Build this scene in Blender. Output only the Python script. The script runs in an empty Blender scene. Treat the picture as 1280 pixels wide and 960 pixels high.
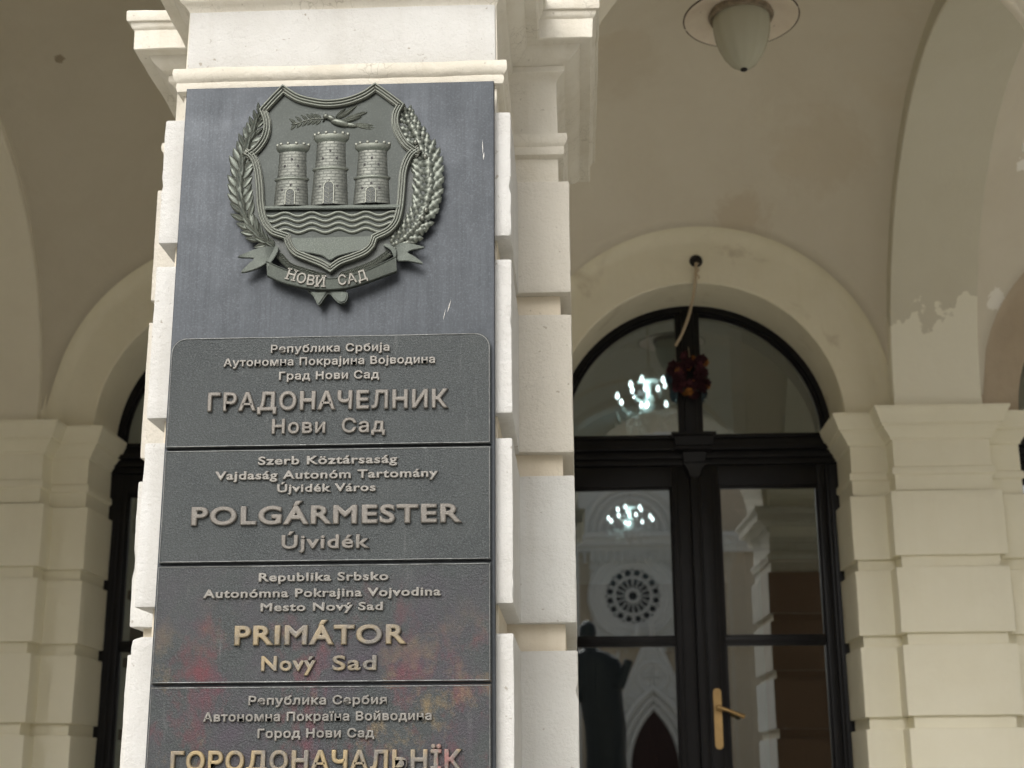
import bpy, bmesh, math, random
from mathutils import Vector, Matrix, noise
rnd = random.Random(7)
PI = math.pi
E = 1.6            # eye height: all heights below are given relative to the eye
FLOOR = -0.70      # porch floor relative to the eye
sc = bpy.context.scene
COL = sc.collection

# ---------------------------------------------------------------- camera, world, sun, exposure
cd = bpy.data.cameras.new('camera')
cam = bpy.data.objects.new('camera', cd)
COL.objects.link(cam)
sc.camera = cam
cd.sensor_width = 36.0
cd.lens = 50.0
cd.clip_start, cd.clip_end = 0.05, 2000
R3 = Matrix(((0.99901015, 0.04410616, -0.00577679), (-0.01747435, 0.26969551, -0.96278709), (-0.04090687, 0.96193502, 0.27019928)))
right, down, fwd = R3[0].copy(), R3[1].copy(), R3[2].copy()
mw = Matrix((right, -down, -fwd)).transposed().to_4x4()
mw.translation = (0, 0, E)
cam.matrix_world = mw
cd.dof.use_dof = True
cd.dof.focus_distance = 3.3
cd.dof.aperture_fstop = 5.2

SUN_TO = Vector((-0.30, -0.95, 0.80)).normalized()      # towards the sun
w = bpy.data.worlds.new('World')
sc.world = w
w.use_nodes = True
nt = w.node_tree
nt.nodes.clear()
sky = nt.nodes.new('ShaderNodeTexSky')
sky.sky_type = 'NISHITA'
sky.sun_disc = False
sky.sun_elevation = math.asin(SUN_TO.z)
sky.sun_rotation = math.atan2(SUN_TO.x, SUN_TO.y)
sky.air_density = 1.0
sky.dust_density = 6.0
sky.ozone_density = 1.0
hs = nt.nodes.new('ShaderNodeHueSaturation')
hs.inputs['Saturation'].default_value = 0.2
bg = nt.nodes.new('ShaderNodeBackground')
bg.inputs['Strength'].default_value = 0.15
wo = nt.nodes.new('ShaderNodeOutputWorld')
nt.links.new(sky.outputs[0], hs.inputs['Color'])
nt.links.new(hs.outputs[0], bg.inputs['Color'])
nt.links.new(bg.outputs[0], wo.inputs['Surface'])
sd = bpy.data.lights.new('sun', 'SUN')
sd.energy = 1.5
sd.angle = math.radians(40)
sd.color = (1.0, 0.965, 0.92)
sun = bpy.data.objects.new('sun', sd)
COL.objects.link(sun)
sun.rotation_euler = (-SUN_TO).to_track_quat('-Z', 'Y').to_euler()
vs = sc.view_settings
vs.view_transform = 'Standard'
vs.look = 'None'
vs.gamma = 1
vs.use_curve_mapping = False
vs.exposure = 0.2
sc.cycles.max_bounces = 10
sc.cycles.diffuse_bounces = 6
sc.cycles.glossy_bounces = 4
sc.cycles.transparent_max_bounces = 16
sc.cycles.sample_clamp_indirect = 6
sc.cycles.use_denoising = True
sc.cycles.caustics_reflective = False
sc.cycles.caustics_refractive = False

# ---------------------------------------------------------------- materials
def _n(nt, t, **kw):
    n = nt.nodes.new(t)
    for k, v in kw.items():
        setattr(n, k, v)
    return n

def mix(nt, fac, a, b, mode='MIX'):
    m = _n(nt, 'ShaderNodeMix', data_type='RGBA', blend_type=mode)
    for sock, v in ((m.inputs[0], fac), (m.inputs[6], a), (m.inputs[7], b)):
        if isinstance(v, (int, float)):
            sock.default_value = v
        elif isinstance(v, tuple):
            sock.default_value = (*v, 1)
        else:
            nt.links.new(v, sock)
    return m.outputs[2]

def ramp(nt, val, p0, p1, c0=0.0, c1=1.0):
    r = _n(nt, 'ShaderNodeMapRange')
    r.inputs[1].default_value, r.inputs[2].default_value = p0, p1
    r.inputs[3].default_value, r.inputs[4].default_value = c0, c1
    nt.links.new(val, r.inputs[0])
    return r.outputs[0]

def tex_noise(nt, vec, scale, detail=4, rough=0.6, dist=0.0, stretch=None):
    if stretch:
        mp = _n(nt, 'ShaderNodeMapping')
        mp.inputs['Scale'].default_value = stretch
        nt.links.new(vec, mp.inputs[0])
        vec = mp.outputs[0]
    t = _n(nt, 'ShaderNodeTexNoise')
    t.inputs['Scale'].default_value = scale
    t.inputs['Detail'].default_value = detail
    t.inputs['Roughness'].default_value = rough
    t.inputs['Distortion'].default_value = dist
    nt.links.new(vec, t.inputs['Vector'])
    return t.outputs[0]

def math_n(nt, op, a, b=None):
    m = _n(nt, 'ShaderNodeMath', operation=op)
    for i, v in enumerate((a, b)):
        if v is None:
            continue
        if isinstance(v, (int, float)):
            m.inputs[i].default_value = v
        else:
            nt.links.new(v, m.inputs[i])
    return m.outputs[0]

def new_mat(name):
    m = bpy.data.materials.new(name)
    m.use_nodes = True
    nt = m.node_tree
    nt.nodes.clear()
    out = _n(nt, 'ShaderNodeOutputMaterial')
    p = _n(nt, 'ShaderNodeBsdfPrincipled')
    nt.links.new(p.outputs[0], out.inputs[0])
    pos = _n(nt, 'ShaderNodeNewGeometry').outputs['Position']
    return m, nt, p, pos, out

def bump(nt, p, h, strength, dist, prev=None):
    b = _n(nt, 'ShaderNodeBump')
    b.inputs['Strength'].default_value = strength
    b.inputs['Distance'].default_value = dist
    nt.links.new(h, b.inputs['Height'])
    if prev is not None:
        nt.links.new(prev, b.inputs['Normal'])
    nt.links.new(b.outputs[0], p.inputs['Normal'])
    return b.outputs[0]

def plaster(name, col, dirt, var=0.5, crack=0.0, pits=0.0, bmp=0.35, patch=None, levels=None, stain=None, rough=0.85, streak=0.25, spots=()):
    """painted render: cloudy tone, vertical streaks, fine grain, optional cracks, pits, repaint patches"""
    m, nt, p, pos, out = new_mat(name)
    p.inputs['Roughness'].default_value = rough
    p.inputs['Specular IOR Level'].default_value = 0.25
    n1 = tex_noise(nt, pos, 2.3, 5, 0.65, 0.4)
    n2 = tex_noise(nt, pos, 14, 4, 0.6)
    st = tex_noise(nt, pos, 1.0, 4, 0.6, stretch=(16, 16, 0.7))
    f = ramp(nt, n1, 0.38, 0.72, 0, var)
    c = mix(nt, f, col, dirt)
    c = mix(nt, ramp(nt, st, 0.5, 0.75, 0, streak), c, dirt)
    c = mix(nt, ramp(nt, n2, 0.35, 0.7, 0, 0.12), c, tuple(x * 1.06 for x in col))
    if levels:
        z0, other, amt = levels
        sx = _n(nt, 'ShaderNodeSeparateXYZ')
        nt.links.new(pos, sx.inputs[0])
        zz = math_n(nt, 'ADD', sx.outputs[2], math_n(nt, 'MULTIPLY', n2, 0.03))
        c = mix(nt, ramp(nt, zz, z0 - 0.01, z0 + 0.03, 0, amt), c, other)
    if stain:
        scol, scale, lo, hi, amt = stain
        ns = tex_noise(nt, pos, scale, 5, 0.6, 0.8)
        c = mix(nt, ramp(nt, ns, lo, hi, 0, amt), c, scol)
    if patch:
        pcol, z0, z1, amp = patch[:4]
        sx = _n(nt, 'ShaderNodeSeparateXYZ')
        nt.links.new(pos, sx.inputs[0])
        big = tex_noise(nt, pos, patch[4] if len(patch) > 4 else 3.2, 4, 0.55)
        h = math_n(nt, 'ADD', sx.outputs[2], math_n(nt, 'MULTIPLY', math_n(nt, 'SUBTRACT', big, 0.5), amp))
        c = mix(nt, ramp(nt, h, z0, z1, 1, 0), c, pcol)
    for (cx_, cy_, cz_), rad, scol, amt in spots:
        mp = _n(nt, 'ShaderNodeVectorMath', operation='DISTANCE')
        nt.links.new(pos, mp.inputs[0])
        mp.inputs[1].default_value = (cx_, cy_, cz_ + E)
        nz = tex_noise(nt, pos, 2.2 / rad, 5, 0.65, 0.5)
        d_ = math_n(nt, 'ADD', mp.outputs['Value'], math_n(nt, 'MULTIPLY', math_n(nt, 'SUBTRACT', nz, 0.5), rad * 1.6))
        c = mix(nt, ramp(nt, d_, rad * 0.55, rad * (1.0 if amt < 0.7 else 0.6), amt, 0), c, scol)
    hgt = tex_noise(nt, pos, 90, 5, 0.7)
    nb = bump(nt, p, hgt, bmp, 0.004)
    nb = bump(nt, p, tex_noise(nt, pos, 9, 4, 0.55), 0.4, 0.014, nb)
    if crack:
        v = _n(nt, 'ShaderNodeTexVoronoi', feature='DISTANCE_TO_EDGE')
        v.inputs['Scale'].default_value = 34
        wv = _n(nt, 'ShaderNodeVectorMath', operation='ADD')
        nz = _n(nt, 'ShaderNodeTexNoise')
        nz.inputs['Scale'].default_value = 25
        nt.links.new(pos, nz.inputs['Vector'])
        mp = _n(nt, 'ShaderNodeVectorMath', operation='SCALE')
        mp.inputs['Scale'].default_value = 0.05
        nt.links.new(nz.outputs['Color'], mp.inputs[0])
        nt.links.new(pos, wv.inputs[0])
        nt.links.new(mp.outputs[0], wv.inputs[1])
        nt.links.new(wv.outputs[0], v.inputs['Vector'])
        line = ramp(nt, v.outputs['Distance'], 0.0, 0.05, 1, 0)
        mask = ramp(nt, tex_noise(nt, pos, 5, 3), 0.5, 0.62, 0, crack)
        fc = math_n(nt, 'MULTIPLY', line, mask)
        c = mix(nt, fc, c, tuple(x * 0.62 for x in dirt))
        nb = bump(nt, p, math_n(nt, 'SUBTRACT', 1.0, fc), 0.3, 0.003, nb)
    if pits:
        v = tex_noise(nt, pos, 55, 2, 0.5)
        fp = ramp(nt, v, 0.70, 0.76, 0, pits)
        c = mix(nt, fp, c, (0.25, 0.22, 0.17))
    nt.links.new(c, p.inputs['Base Color'])
    return m

def bronze(name, col, col2, rough=0.45, metal=0.75, grain=300, gbump=0.3, gdist=0.0015, brushed=False, splash=None, verdigris=0.0, drip=0.0, wear=0.0, speckle=0.0):
    m, nt, p, pos, out = new_mat(name)
    p.inputs['Metallic'].default_value = metal
    n1 = tex_noise(nt, pos, 7, 5, 0.65, 0.5)
    c = mix(nt, ramp(nt, n1, 0.35, 0.7), col, col2)
    if brushed:
        nb_ = tex_noise(nt, pos, 1.0, 5, 0.75, stretch=(160, 40, 4))
        c = mix(nt, ramp(nt, nb_, 0.35, 0.75, 0, 0.55), c, tuple(x * 1.55 for x in col2))
        n3 = tex_noise(nt, pos, 1.0, 3, 0.6, stretch=(14, 14, 1.4))
        c = mix(nt, ramp(nt, n3, 0.45, 0.75, 0, 0.5), c, tuple(x * 0.7 for x in col))
        n4 = tex_noise(nt, pos, 120, 3, 0.7)
        c = mix(nt, ramp(nt, n4, 0.68, 0.78, 0, 0.6), c, tuple(x * 2.2 for x in col2))
    g = tex_noise(nt, pos, grain, 3, 0.7)
    c = mix(nt, ramp(nt, g, 0.5, 0.68, 0, 0.5), c, tuple(min(1, x * 1.7) for x in col2))
    if speckle:                      # sand-cast grain, light and dark grains
        g2 = tex_noise(nt, pos, grain * 1.3, 2, 0.8)
        c = mix(nt, ramp(nt, g2, 0.50, 0.36, 0, speckle), c, tuple(x * 0.35 for x in col))
        c = mix(nt, ramp(nt, g2, 0.56, 0.72, 0, speckle), c, tuple(x * 2.6 for x in col2))
    if verdigris:
        ng = tex_noise(nt, pos, 30, 5, 0.7, 0.6)
        c = mix(nt, ramp(nt, ng, 0.5, 0.72, 0, verdigris), c, (0.06, 0.066, 0.06))
    if wear:                         # rubbed bright along the raised edges
        pt = _n(nt, 'ShaderNodeNewGeometry').outputs['Pointiness']
        c = mix(nt, ramp(nt, pt, 0.515, 0.60, 0, wear), c, (0.24, 0.24, 0.205))
    if drip:
        nd = tex_noise(nt, pos, 1.0, 5, 0.7, stretch=(60, 60, 5))
        c = mix(nt, ramp(nt, nd, 0.60, 0.78, 0, drip), c, (0.17, 0.175, 0.17))
    if splash:
        sx = _n(nt, 'ShaderNodeSeparateXYZ')
        nt.links.new(pos, sx.inputs[0])
        for (scol, scale, lo, hi, amt, ztop, st, off, xr) in splash:
            mp = _n(nt, 'ShaderNodeMapping')
            mp.inputs['Location'].default_value = off
            nt.links.new(pos, mp.inputs[0])
            ns = tex_noise(nt, mp.outputs[0], scale, 6, 0.72, 0.15, stretch=st)
            a = ramp(nt, ns, lo, hi, 0, amt)
            zf = ramp(nt, sx.outputs[2], ztop - 0.25, ztop, 1, 0)
            a = math_n(nt, 'MULTIPLY', a, zf)
            if xr:
                a = math_n(nt, 'MULTIPLY', a, ramp(nt, sx.outputs[0], xr[0], xr[1], 0, 1))
            c = mix(nt, a, c, scol)
    nt.links.new(c, p.inputs['Base Color'])
    rr = ramp(nt, n1, 0.3, 0.7, rough - 0.07, rough + 0.1)
    nt.links.new(rr, p.inputs['Roughness'])
    bump(nt, p, g, gbump, gdist)
    return m

def simple(name, col, rough=0.6, metal=0.0, var=0.2, scale=8, bmp=0.1, bscale=60, spec=0.4):
    m, nt, p, pos, out = new_mat(name)
    p.inputs['Metallic'].default_value = metal
    p.inputs['Roughness'].default_value = rough
    p.inputs['Specular IOR Level'].default_value = spec
    n1 = tex_noise(nt, pos, scale, 4, 0.6)
    c = mix(nt, ramp(nt, n1, 0.3, 0.7), tuple(x * (1 - var) for x in col), tuple(min(1, x * (1 + var)) for x in col))
    nt.links.new(c, p.inputs['Base Color'])
    bump(nt, p, tex_noise(nt, pos, bscale, 3, 0.6), bmp, 0.003)
    return m

def glass_mat(name, fac, tint):
    m, nt, p, pos, out = new_mat(name)
    nt.nodes.remove(p)
    tr = _n(nt, 'ShaderNodeBsdfTransparent')
    tr.inputs[0].default_value = (*tint, 1)
    gl = _n(nt, 'ShaderNodeBsdfGlossy')
    gl.inputs['Roughness'].default_value = 0.0
    gl.inputs['Color'].default_value = (0.95, 0.97, 0.97, 1)
    mx = _n(nt, 'ShaderNodeMixShader')
    mx.inputs[0].default_value = fac
    nt.links.new(tr.outputs[0], mx.inputs[1])
    nt.links.new(gl.outputs[0], mx.inputs[2])
    nt.links.new(mx.outputs[0], out.inputs[0])
    return m

def emit_mat(name, col, strength):
    m, nt, p, pos, out = new_mat(name)
    p.inputs['Base Color'].default_value = (0.9, 0.9, 0.9, 1)
    p.inputs['Emission Color'].default_value = (*col, 1)
    p.inputs['Emission Strength'].default_value = strength
    return m

M = {}
M['pier_white'] = plaster('pier_white', (0.555, 0.55, 0.53), (0.435, 0.42, 0.385), var=0.6, crack=0.15, pits=0.7, bmp=0.8, streak=0.6)
M['pier_block'] = plaster('pier_block', (0.565, 0.56, 0.53), (0.45, 0.43, 0.39), var=0.6, crack=0.18, pits=0.6, bmp=0.8, streak=0.4, levels=(E + 0.80, (0.52, 0.485, 0.415), 0.85))
M['impost'] = plaster('impost', (0.64, 0.61, 0.535), (0.49, 0.445, 0.355), var=0.6, crack=0.5, pits=0.45, bmp=0.55, streak=0.45)
M['groove'] = plaster('groove', (0.66, 0.60, 0.49), (0.50, 0.43, 0.32), var=0.6, crack=0.3, pits=0.5)
M['arch_front'] = plaster('arch_front', (0.72, 0.68, 0.58), (0.60, 0.55, 0.45), var=0.4)
M['wall_cream'] = plaster('wall_cream', (0.79, 0.745, 0.605), (0.69, 0.645, 0.48), var=0.5, bmp=0.3, stain=((0.48, 0.41, 0.30), 2.6, 0.62, 0.72, 0.5), rough=0.75)
M['pilaster_cream'] = plaster('pilaster_cream', (0.81, 0.775, 0.635), (0.745, 0.70, 0.545), var=0.5, bmp=0.25, rough=0.75)
M['wall_bare'] = plaster('wall_bare', (0.50, 0.42, 0.32), (0.40, 0.32, 0.24), var=0.7, stain=((0.70, 0.66, 0.56), 2.0, 0.66, 0.70, 0.8))
M['vault'] = plaster('vault', (0.66, 0.612, 0.512), (0.595, 0.54, 0.435), var=0.6, bmp=0.2, stain=((0.60, 0.49, 0.34), 1.3, 0.58, 0.72, 0.3), streak=0.06, spots=(((0.955, 7.39, 3.02), 0.17, (0.48, 0.38, 0.26), 0.4), ((2.316, 7.4, 2.51), 0.10, (0.85, 0.82, 0.75), 0.9), ((2.404, 7.05, 3.14), 0.06, (0.88, 0.86, 0.80), 0.9), ((-2.56, 6.4, 3.55), 0.045, (0.30, 0.24, 0.17), 0.8), ((0.30, 6.6, 3.55), 0.25, (0.54, 0.47, 0.36), 0.35), ((1.35, 7.0, 3.2), 0.30, (0.56, 0.48, 0.36), 0.4)))
M['vault_shaded'] = plaster('vault_shaded', (0.54, 0.495, 0.40), (0.48, 0.43, 0.335), var=0.6, bmp=0.2, streak=0.06, spots=(((-2.56, 6.4, 3.55), 0.045, (0.24, 0.19, 0.13), 0.8),))  # vault paint darkened to put the left bay's shade into the colour
M['rib'] = plaster('rib', (0.62, 0.59, 0.485), (0.565, 0.53, 0.42), var=0.5, bmp=0.2, patch=((0.82, 0.79, 0.67), E + 2.35, E + 2.365, 1.15, 3.0), streak=0.05)
M['rib_plain'] = plaster('rib_plain', (0.76, 0.715, 0.60), (0.69, 0.64, 0.52), var=0.5, bmp=0.2, streak=0.05)
M['plate'] = bronze('plate', (0.0315, 0.0355, 0.0405), (0.042, 0.047, 0.053), rough=0.48, metal=0.6, grain=220, gbump=0.05, brushed=True)
SP = [((0.16, 0.025, 0.035), 9, 0.53, 0.68, 0.5, E + 0.50, (1, 1, 0.6), (3.1, 0, 1.7), None),
      ((0.26, 0.18, 0.08), 8, 0.55, 0.74, 0.75, E + 0.42, (1, 1, 0.8), (0.4, 0, 5.2), None),
      ((0.065, 0.045, 0.065), 5, 0.45, 0.65, 0.5, E + 0.55, (1, 1, 1), (8.4, 0, 2.2), None)]
M['panel'] = bronze('panel', (0.037, 0.042, 0.043), (0.060, 0.066, 0.066), rough=0.5, metal=0.55, grain=250, gbump=0.8, gdist=0.003, drip=0.35, speckle=0.42, splash=SP)
SL = [((0.34, 0.05, 0.06), 7, 0.55, 0.62, 0.75, E + 0.17, (1, 1, 0.6), (3.1, 0, 1.7), (-0.75, -0.45)),
      ((0.36, 0.27, 0.13), 6, 0.42, 0.58, 0.75, E + 0.50, (1, 1, 0.8), (0.4, 0, 5.2), None)]
M['letters'] = bronze('letters', (0.105, 0.098, 0.087), (0.175, 0.160, 0.141), rough=0.5, metal=0.5, grain=260, gbump=0.25, splash=SL, drip=0.4)
M['letters_small'] = bronze('letters_small', (0.150, 0.143, 0.130), (0.22, 0.208, 0.188), rough=0.5, metal=0.5, grain=260, gbump=0.1, drip=0.3)
M['panel_edge'] = bronze('panel_edge', (0.11, 0.115, 0.112), (0.19, 0.195, 0.19), rough=0.45, metal=0.6, grain=200, gbump=0.3)
M['emblem'] = bronze('emblem', (0.056, 0.066, 0.055), (0.115, 0.128, 0.107), rough=0.42, metal=0.6, grain=300, gbump=0.12, verdigris=0.5, wear=0.65)
M['emblem_flat'] = bronze('emblem_flat', (0.040, 0.047, 0.040), (0.072, 0.081, 0.069), rough=0.45, metal=0.6, grain=300, gbump=0.15, verdigris=0.5, speckle=0.25)
M['emblem_light'] = bronze('emblem_light', (0.12, 0.115, 0.10), (0.18, 0.17, 0.15), rough=0.45, metal=0.55, grain=300, gbump=0.1)
M['emblem_dark'] = bronze('emblem_dark', (0.035, 0.038, 0.036), (0.06, 0.065, 0.06), rough=0.5, metal=0.5, grain=300, gbump=0.12)
M['emblem_field'] = bronze('emblem_field', (0.021, 0.0245, 0.022), (0.036, 0.041, 0.036), rough=0.45, metal=0.6, grain=240, gbump=0.15, verdigris=0.15)
M['black_paint'] = simple('black_paint', (0.006, 0.0057, 0.0068), rough=0.35, var=0.3, bmp=0.15, bscale=25, spec=0.25)
M['glass'] = glass_mat('glass', 0.24, (0.58, 0.63, 0.64))
M['brass'] = simple('brass', (0.46, 0.31, 0.14), rough=0.42, metal=0.9, var=0.2)
M['lamp_metal'] = simple('lamp_metal', (0.40, 0.35, 0.28), rough=0.55, var=0.25, scale=25)
M['pier_rear'] = plaster('pier_rear', (0.26, 0.18, 0.135), (0.21, 0.145, 0.105), var=0.6)
M['lamp_collar'] = simple('lamp_collar', (0.22, 0.18, 0.13), rough=0.6, var=0.4, scale=40)  # shadow line at the top of the glass put into the collar's tone
M['hall_dark'] = simple('hall_dark', (0.02, 0.015, 0.012), rough=0.4)
M['rust'] = simple('rust', (0.06, 0.035, 0.02), rough=0.8, var=0.4, scale=40)
M['dark_hole'] = simple('dark_hole', (0.012, 0.010, 0.010), rough=0.6)
M['cord'] = simple('cord', (0.42, 0.34, 0.24), rough=0.7)
M['paving'] = simple('paving', (0.49, 0.48, 0.445), rough=0.8, var=0.15, scale=1.3, bmp=0.2, bscale=20)
M['porch_floor'] = simple('porch_floor', (0.57, 0.55, 0.48), rough=0.6, var=0.15, scale=2)
M['hall_wall'] = plaster('hall_wall', (0.44, 0.51, 0.53), (0.37, 0.43, 0.45), var=0.3, bmp=0.1)
M['hall_trim'] = plaster('hall_trim', (0.42, 0.41, 0.37), (0.36, 0.35, 0.31), var=0.3, bmp=0.1)
M['terracotta'] = plaster('terracotta', (0.40, 0.155, 0.075), (0.33, 0.125, 0.06), var=0.4, bmp=0.1)
M['hall_floor'] = simple('hall_floor', (0.25, 0.22, 0.18), rough=0.3)
M['bulb'] = emit_mat('bulb', (0.90, 1.0, 0.96), 10.0)
M['crystal'] = simple('crystal', (0.20, 0.23, 0.22), rough=0.12, var=0.1, spec=0.8)
M['chandelier_metal'] = simple('chandelier_metal', (0.10, 0.12, 0.09), rough=0.4, metal=0.6)
M['petal_dark'] = simple('petal_dark', (0.040, 0.009, 0.014), rough=0.8, var=0.5, scale=60)
M['petal_pink'] = simple('petal_pink', (0.10, 0.028, 0.038), rough=0.8, var=0.5, scale=60)
M['petal_gold'] = simple('petal_gold', (0.34, 0.14, 0.03), rough=0.8, var=0.4, scale=60)
M['leaf_dark'] = simple('leaf_dark', (0.025, 0.020, 0.015), rough=0.8)
M['church_stone'] = plaster('church_stone', (0.86, 0.85, 0.81), (0.74, 0.72, 0.67), var=0.5, bmp=0.2)
M['church_brick'] = plaster('church_brick', (0.70, 0.60, 0.46), (0.62, 0.52, 0.38), var=0.5, bmp=0.2)
M['church_dark'] = simple('church_dark', (0.03, 0.03, 0.032), rough=0.5)
M['church_door'] = simple('church_door', (0.05, 0.02, 0.015), rough=0.6)
M['statue_bronze'] = simple('statue_bronze', (0.018, 0.022, 0.022), rough=0.5, metal=0.3)
M['pedestal_stone'] = simple('pedestal_stone', (0.30, 0.28, 0.25), rough=0.8)

# lamp glass: milky ribbed glass
m, nt, p, pos, out = new_mat('lamp_glass')
p.inputs['Base Color'].default_value = (0.46, 0.45, 0.36, 1)
p.inputs['Roughness'].default_value = 0.22
p.inputs['Transmission Weight'].default_value = 0.0
p.inputs['IOR'].default_value = 1.2
p.inputs['Subsurface Weight'].default_value = 0.0
M['lamp_glass'] = m
# lamp disc: old enamel with rust specks
m, nt, p, pos, out = new_mat('lamp_enamel')
n1 = tex_noise(nt, pos, 26, 5, 0.7, 0.3)
n2 = tex_noise(nt, pos, 6, 4, 0.6)
c = mix(nt, ramp(nt, n2, 0.35, 0.7), (0.80, 0.72, 0.60), (0.68, 0.58, 0.47))
c = mix(nt, ramp(nt, n1, 0.66, 0.70), c, (0.06, 0.035, 0.02))
nt.links.new(c, p.inputs['Base Color'])
p.inputs['Roughness'].default_value = 0.5
M['lamp_enamel'] = m
# tower masonry on the coat of arms: courses in relief, from the mesh's own uv
m, nt, p, pos, out = new_mat('emblem_masonry')
uv = _n(nt, 'ShaderNodeUVMap')
br = _n(nt, 'ShaderNodeTexBrick')
br.inputs['Scale'].default_value = 1.0
br.inputs['Mortar Size'].default_value = 0.035
br.inputs['Mortar Smooth'].default_value = 0.4
br.inputs['Brick Width'].default_value = 0.55
br.inputs['Row Height'].default_value = 0.28
nt.links.new(uv.outputs[0], br.inputs['Vector'])
n1 = tex_noise(nt, pos, 60, 5, 0.7)
c = mix(nt, ramp(nt, n1, 0.35, 0.7), (0.085, 0.09, 0.078), (0.155, 0.16, 0.138))
c = mix(nt, math_n(nt, 'MULTIPLY', br.outputs['Fac'], 0.4), c, (0.05, 0.054, 0.05))
nt.links.new(c, p.inputs['Base Color'])
p.inputs['Metallic'].default_value = 0.55
p.inputs['Roughness'].default_value = 0.45
bump(nt, p, math_n(nt, 'SUBTRACT', 1.0, br.outputs['Fac']), 0.9, 0.0025)
M['emblem_masonry'] = m

# ---------------------------------------------------------------- mesh helpers
def BM():
    return bmesh.new()

def merge(dst, src):
    me = bpy.data.meshes.new('tmp')
    src.to_mesh(me)
    src.free()
    dst.from_mesh(me)
    bpy.data.meshes.remove(me)

def box(bm, x0, x1, y0, y1, z0, z1, bev=0.0, seg=2, rough=0.0, step=0.05, seed=0.0, chip=0.0):
    t = bmesh.new()
    bmesh.ops.create_cube(t, size=1.0)
    for v in t.verts:
        v.co = Vector((x0 + (v.co.x + .5) * (x1 - x0), y0 + (v.co.y + .5) * (y1 - y0), z0 + (v.co.z + .5) * (z1 - z0)))
    if rough:
        for ax, ln in ((0, x1 - x0), (1, y1 - y0), (2, z1 - z0)):
            n = int(ln / step)
            for i in range(1, n):
                co = Vector((x0, y0, z0))
                co[ax] += ln * i / n
                no = Vector((0, 0, 0))
                no[ax] = 1
                bmesh.ops.bisect_plane(t, geom=t.verts[:] + t.edges[:] + t.faces[:], plane_co=co, plane_no=no)
    if bev:
        es = [e for e in t.edges if len(e.link_faces) == 2 and e.calc_face_angle(0) > 0.5]
        bmesh.ops.bevel(t, geom=es, offset=bev, segments=seg, affect='EDGES', profile=0.6)
    if rough:
        for v in t.verts:
            q = v.co * 9 + Vector((seed, seed * 2, 0))
            d = noise.noise_vector(q) * rough + noise.noise_vector(v.co * 32) * rough * 0.6
            if chip:
                dx, dy, dz = min(v.co.x - x0, x1 - v.co.x), min(v.co.y - y0, y1 - v.co.y), min(v.co.z - z0, z1 - v.co.z)
                if sorted((dx, dy, dz))[1] < 0.012:
                    n_ = noise.noise(v.co * 13 + Vector((seed, 0, seed))) + 0.5 * noise.noise(v.co * 37)
                    if n_ > 0.5:
                        cen = Vector(((x0 + x1) / 2, (y0 + y1) / 2, (z0 + z1) / 2))
                        sgn = Vector([(1 if cen[i] > v.co[i] else -1) if q < 0.012 else 0 for i, q in enumerate((dx, dy, dz))])
                        d += sgn * chip * min(1.0, (n_ - 0.5) * 5)
            v.co += d
    merge(bm, t)

def prism(bm, poly, y0, y1, bev=0.0):
    """polygon of (x, z), front face at y0, back face at y1"""
    t = bmesh.new()
    vf = [t.verts.new((x, y0, z)) for x, z in poly]
    f = t.faces.new(vf)
    r = bmesh.ops.extrude_face_region(t, geom=[f])
    for v in r['geom']:
        if isinstance(v, bmesh.types.BMVert):
            v.co.y = y1
    bmesh.ops.recalc_face_normals(t, faces=t.faces[:])
    if bev:
        es = [e for e in t.edges if all(abs(v.co.y - y0) < 1e-6 for v in e.verts)]
        bmesh.ops.bevel(t, geom=es, offset=bev, segments=2, affect='EDGES')
    bmesh.ops.triangulate(t, faces=[f for f in t.faces if len(f.verts) > 4])
    merge(bm, t)

def tube(bm, pts, r, seg=8, closed=False, taper=None):
    pts = [Vector(p) for p in pts]
    n = len(pts)
    rings = []
    for i, p in enumerate(pts):
        a = pts[(i - 1) % n] if (closed or i > 0) else p
        b = pts[(i + 1) % n] if (closed or i < n - 1) else p
        t = (b - a).normalized()
        ref = Vector((0, 1, 0)) if abs(t.y) < 0.95 else Vector((1, 0, 0))
        u = t.cross(ref).normalized()
        v = t.cross(u)
        rr = r if taper is None else r * taper[i]
        rings.append([bm.verts.new(p + (u * math.cos(2 * PI * k / seg) + v * math.sin(2 * PI * k / seg)) * rr) for k in range(seg)])
    for i in range(n if closed else n - 1):
        A, B = rings[i], rings[(i + 1) % n]
        for k in range(seg):
            bm.faces.new((A[k], A[(k + 1) % seg], B[(k + 1) % seg], B[k]))
    if not closed:
        bm.faces.new(rings[0])
        bm.faces.new(rings[-1])

def lathe(bm, prof, cx, cy, seg=32, sy=1.0, a0=0.0, a1=2 * PI, uvs=None):
    """profile of (r, z) about the vertical axis at (cx, cy)"""
    full = abs(a1 - a0 - 2 * PI) < 1e-6
    m = seg if full else seg + 1
    rings = []
    for r, z in prof:
        rings.append([bm.verts.new((cx + r * math.cos(a0 + (a1 - a0) * k / seg), cy + sy * r * math.sin(a0 + (a1 - a0) * k / seg), z)) for k in range(m)])
    uvl = bm.loops.layers.uv.verify() if uvs else None
    for i in range(len(rings) - 1):
        for k in range(seg):
            k2 = (k + 1) % m
            f = bm.faces.new((rings[i][k], rings[i][k2], rings[i + 1][k2], rings[i + 1][k]))
            if uvl:
                us, vs_ = uvs
                for lp, (kk, ii) in zip(f.loops, ((k, i), (k + 1, i), (k + 1, i + 1), (k, i + 1))):
                    lp[uvl].uv = (kk / seg * us, (prof[ii][1] - prof[0][1]) * vs_)
    return rings

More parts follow.
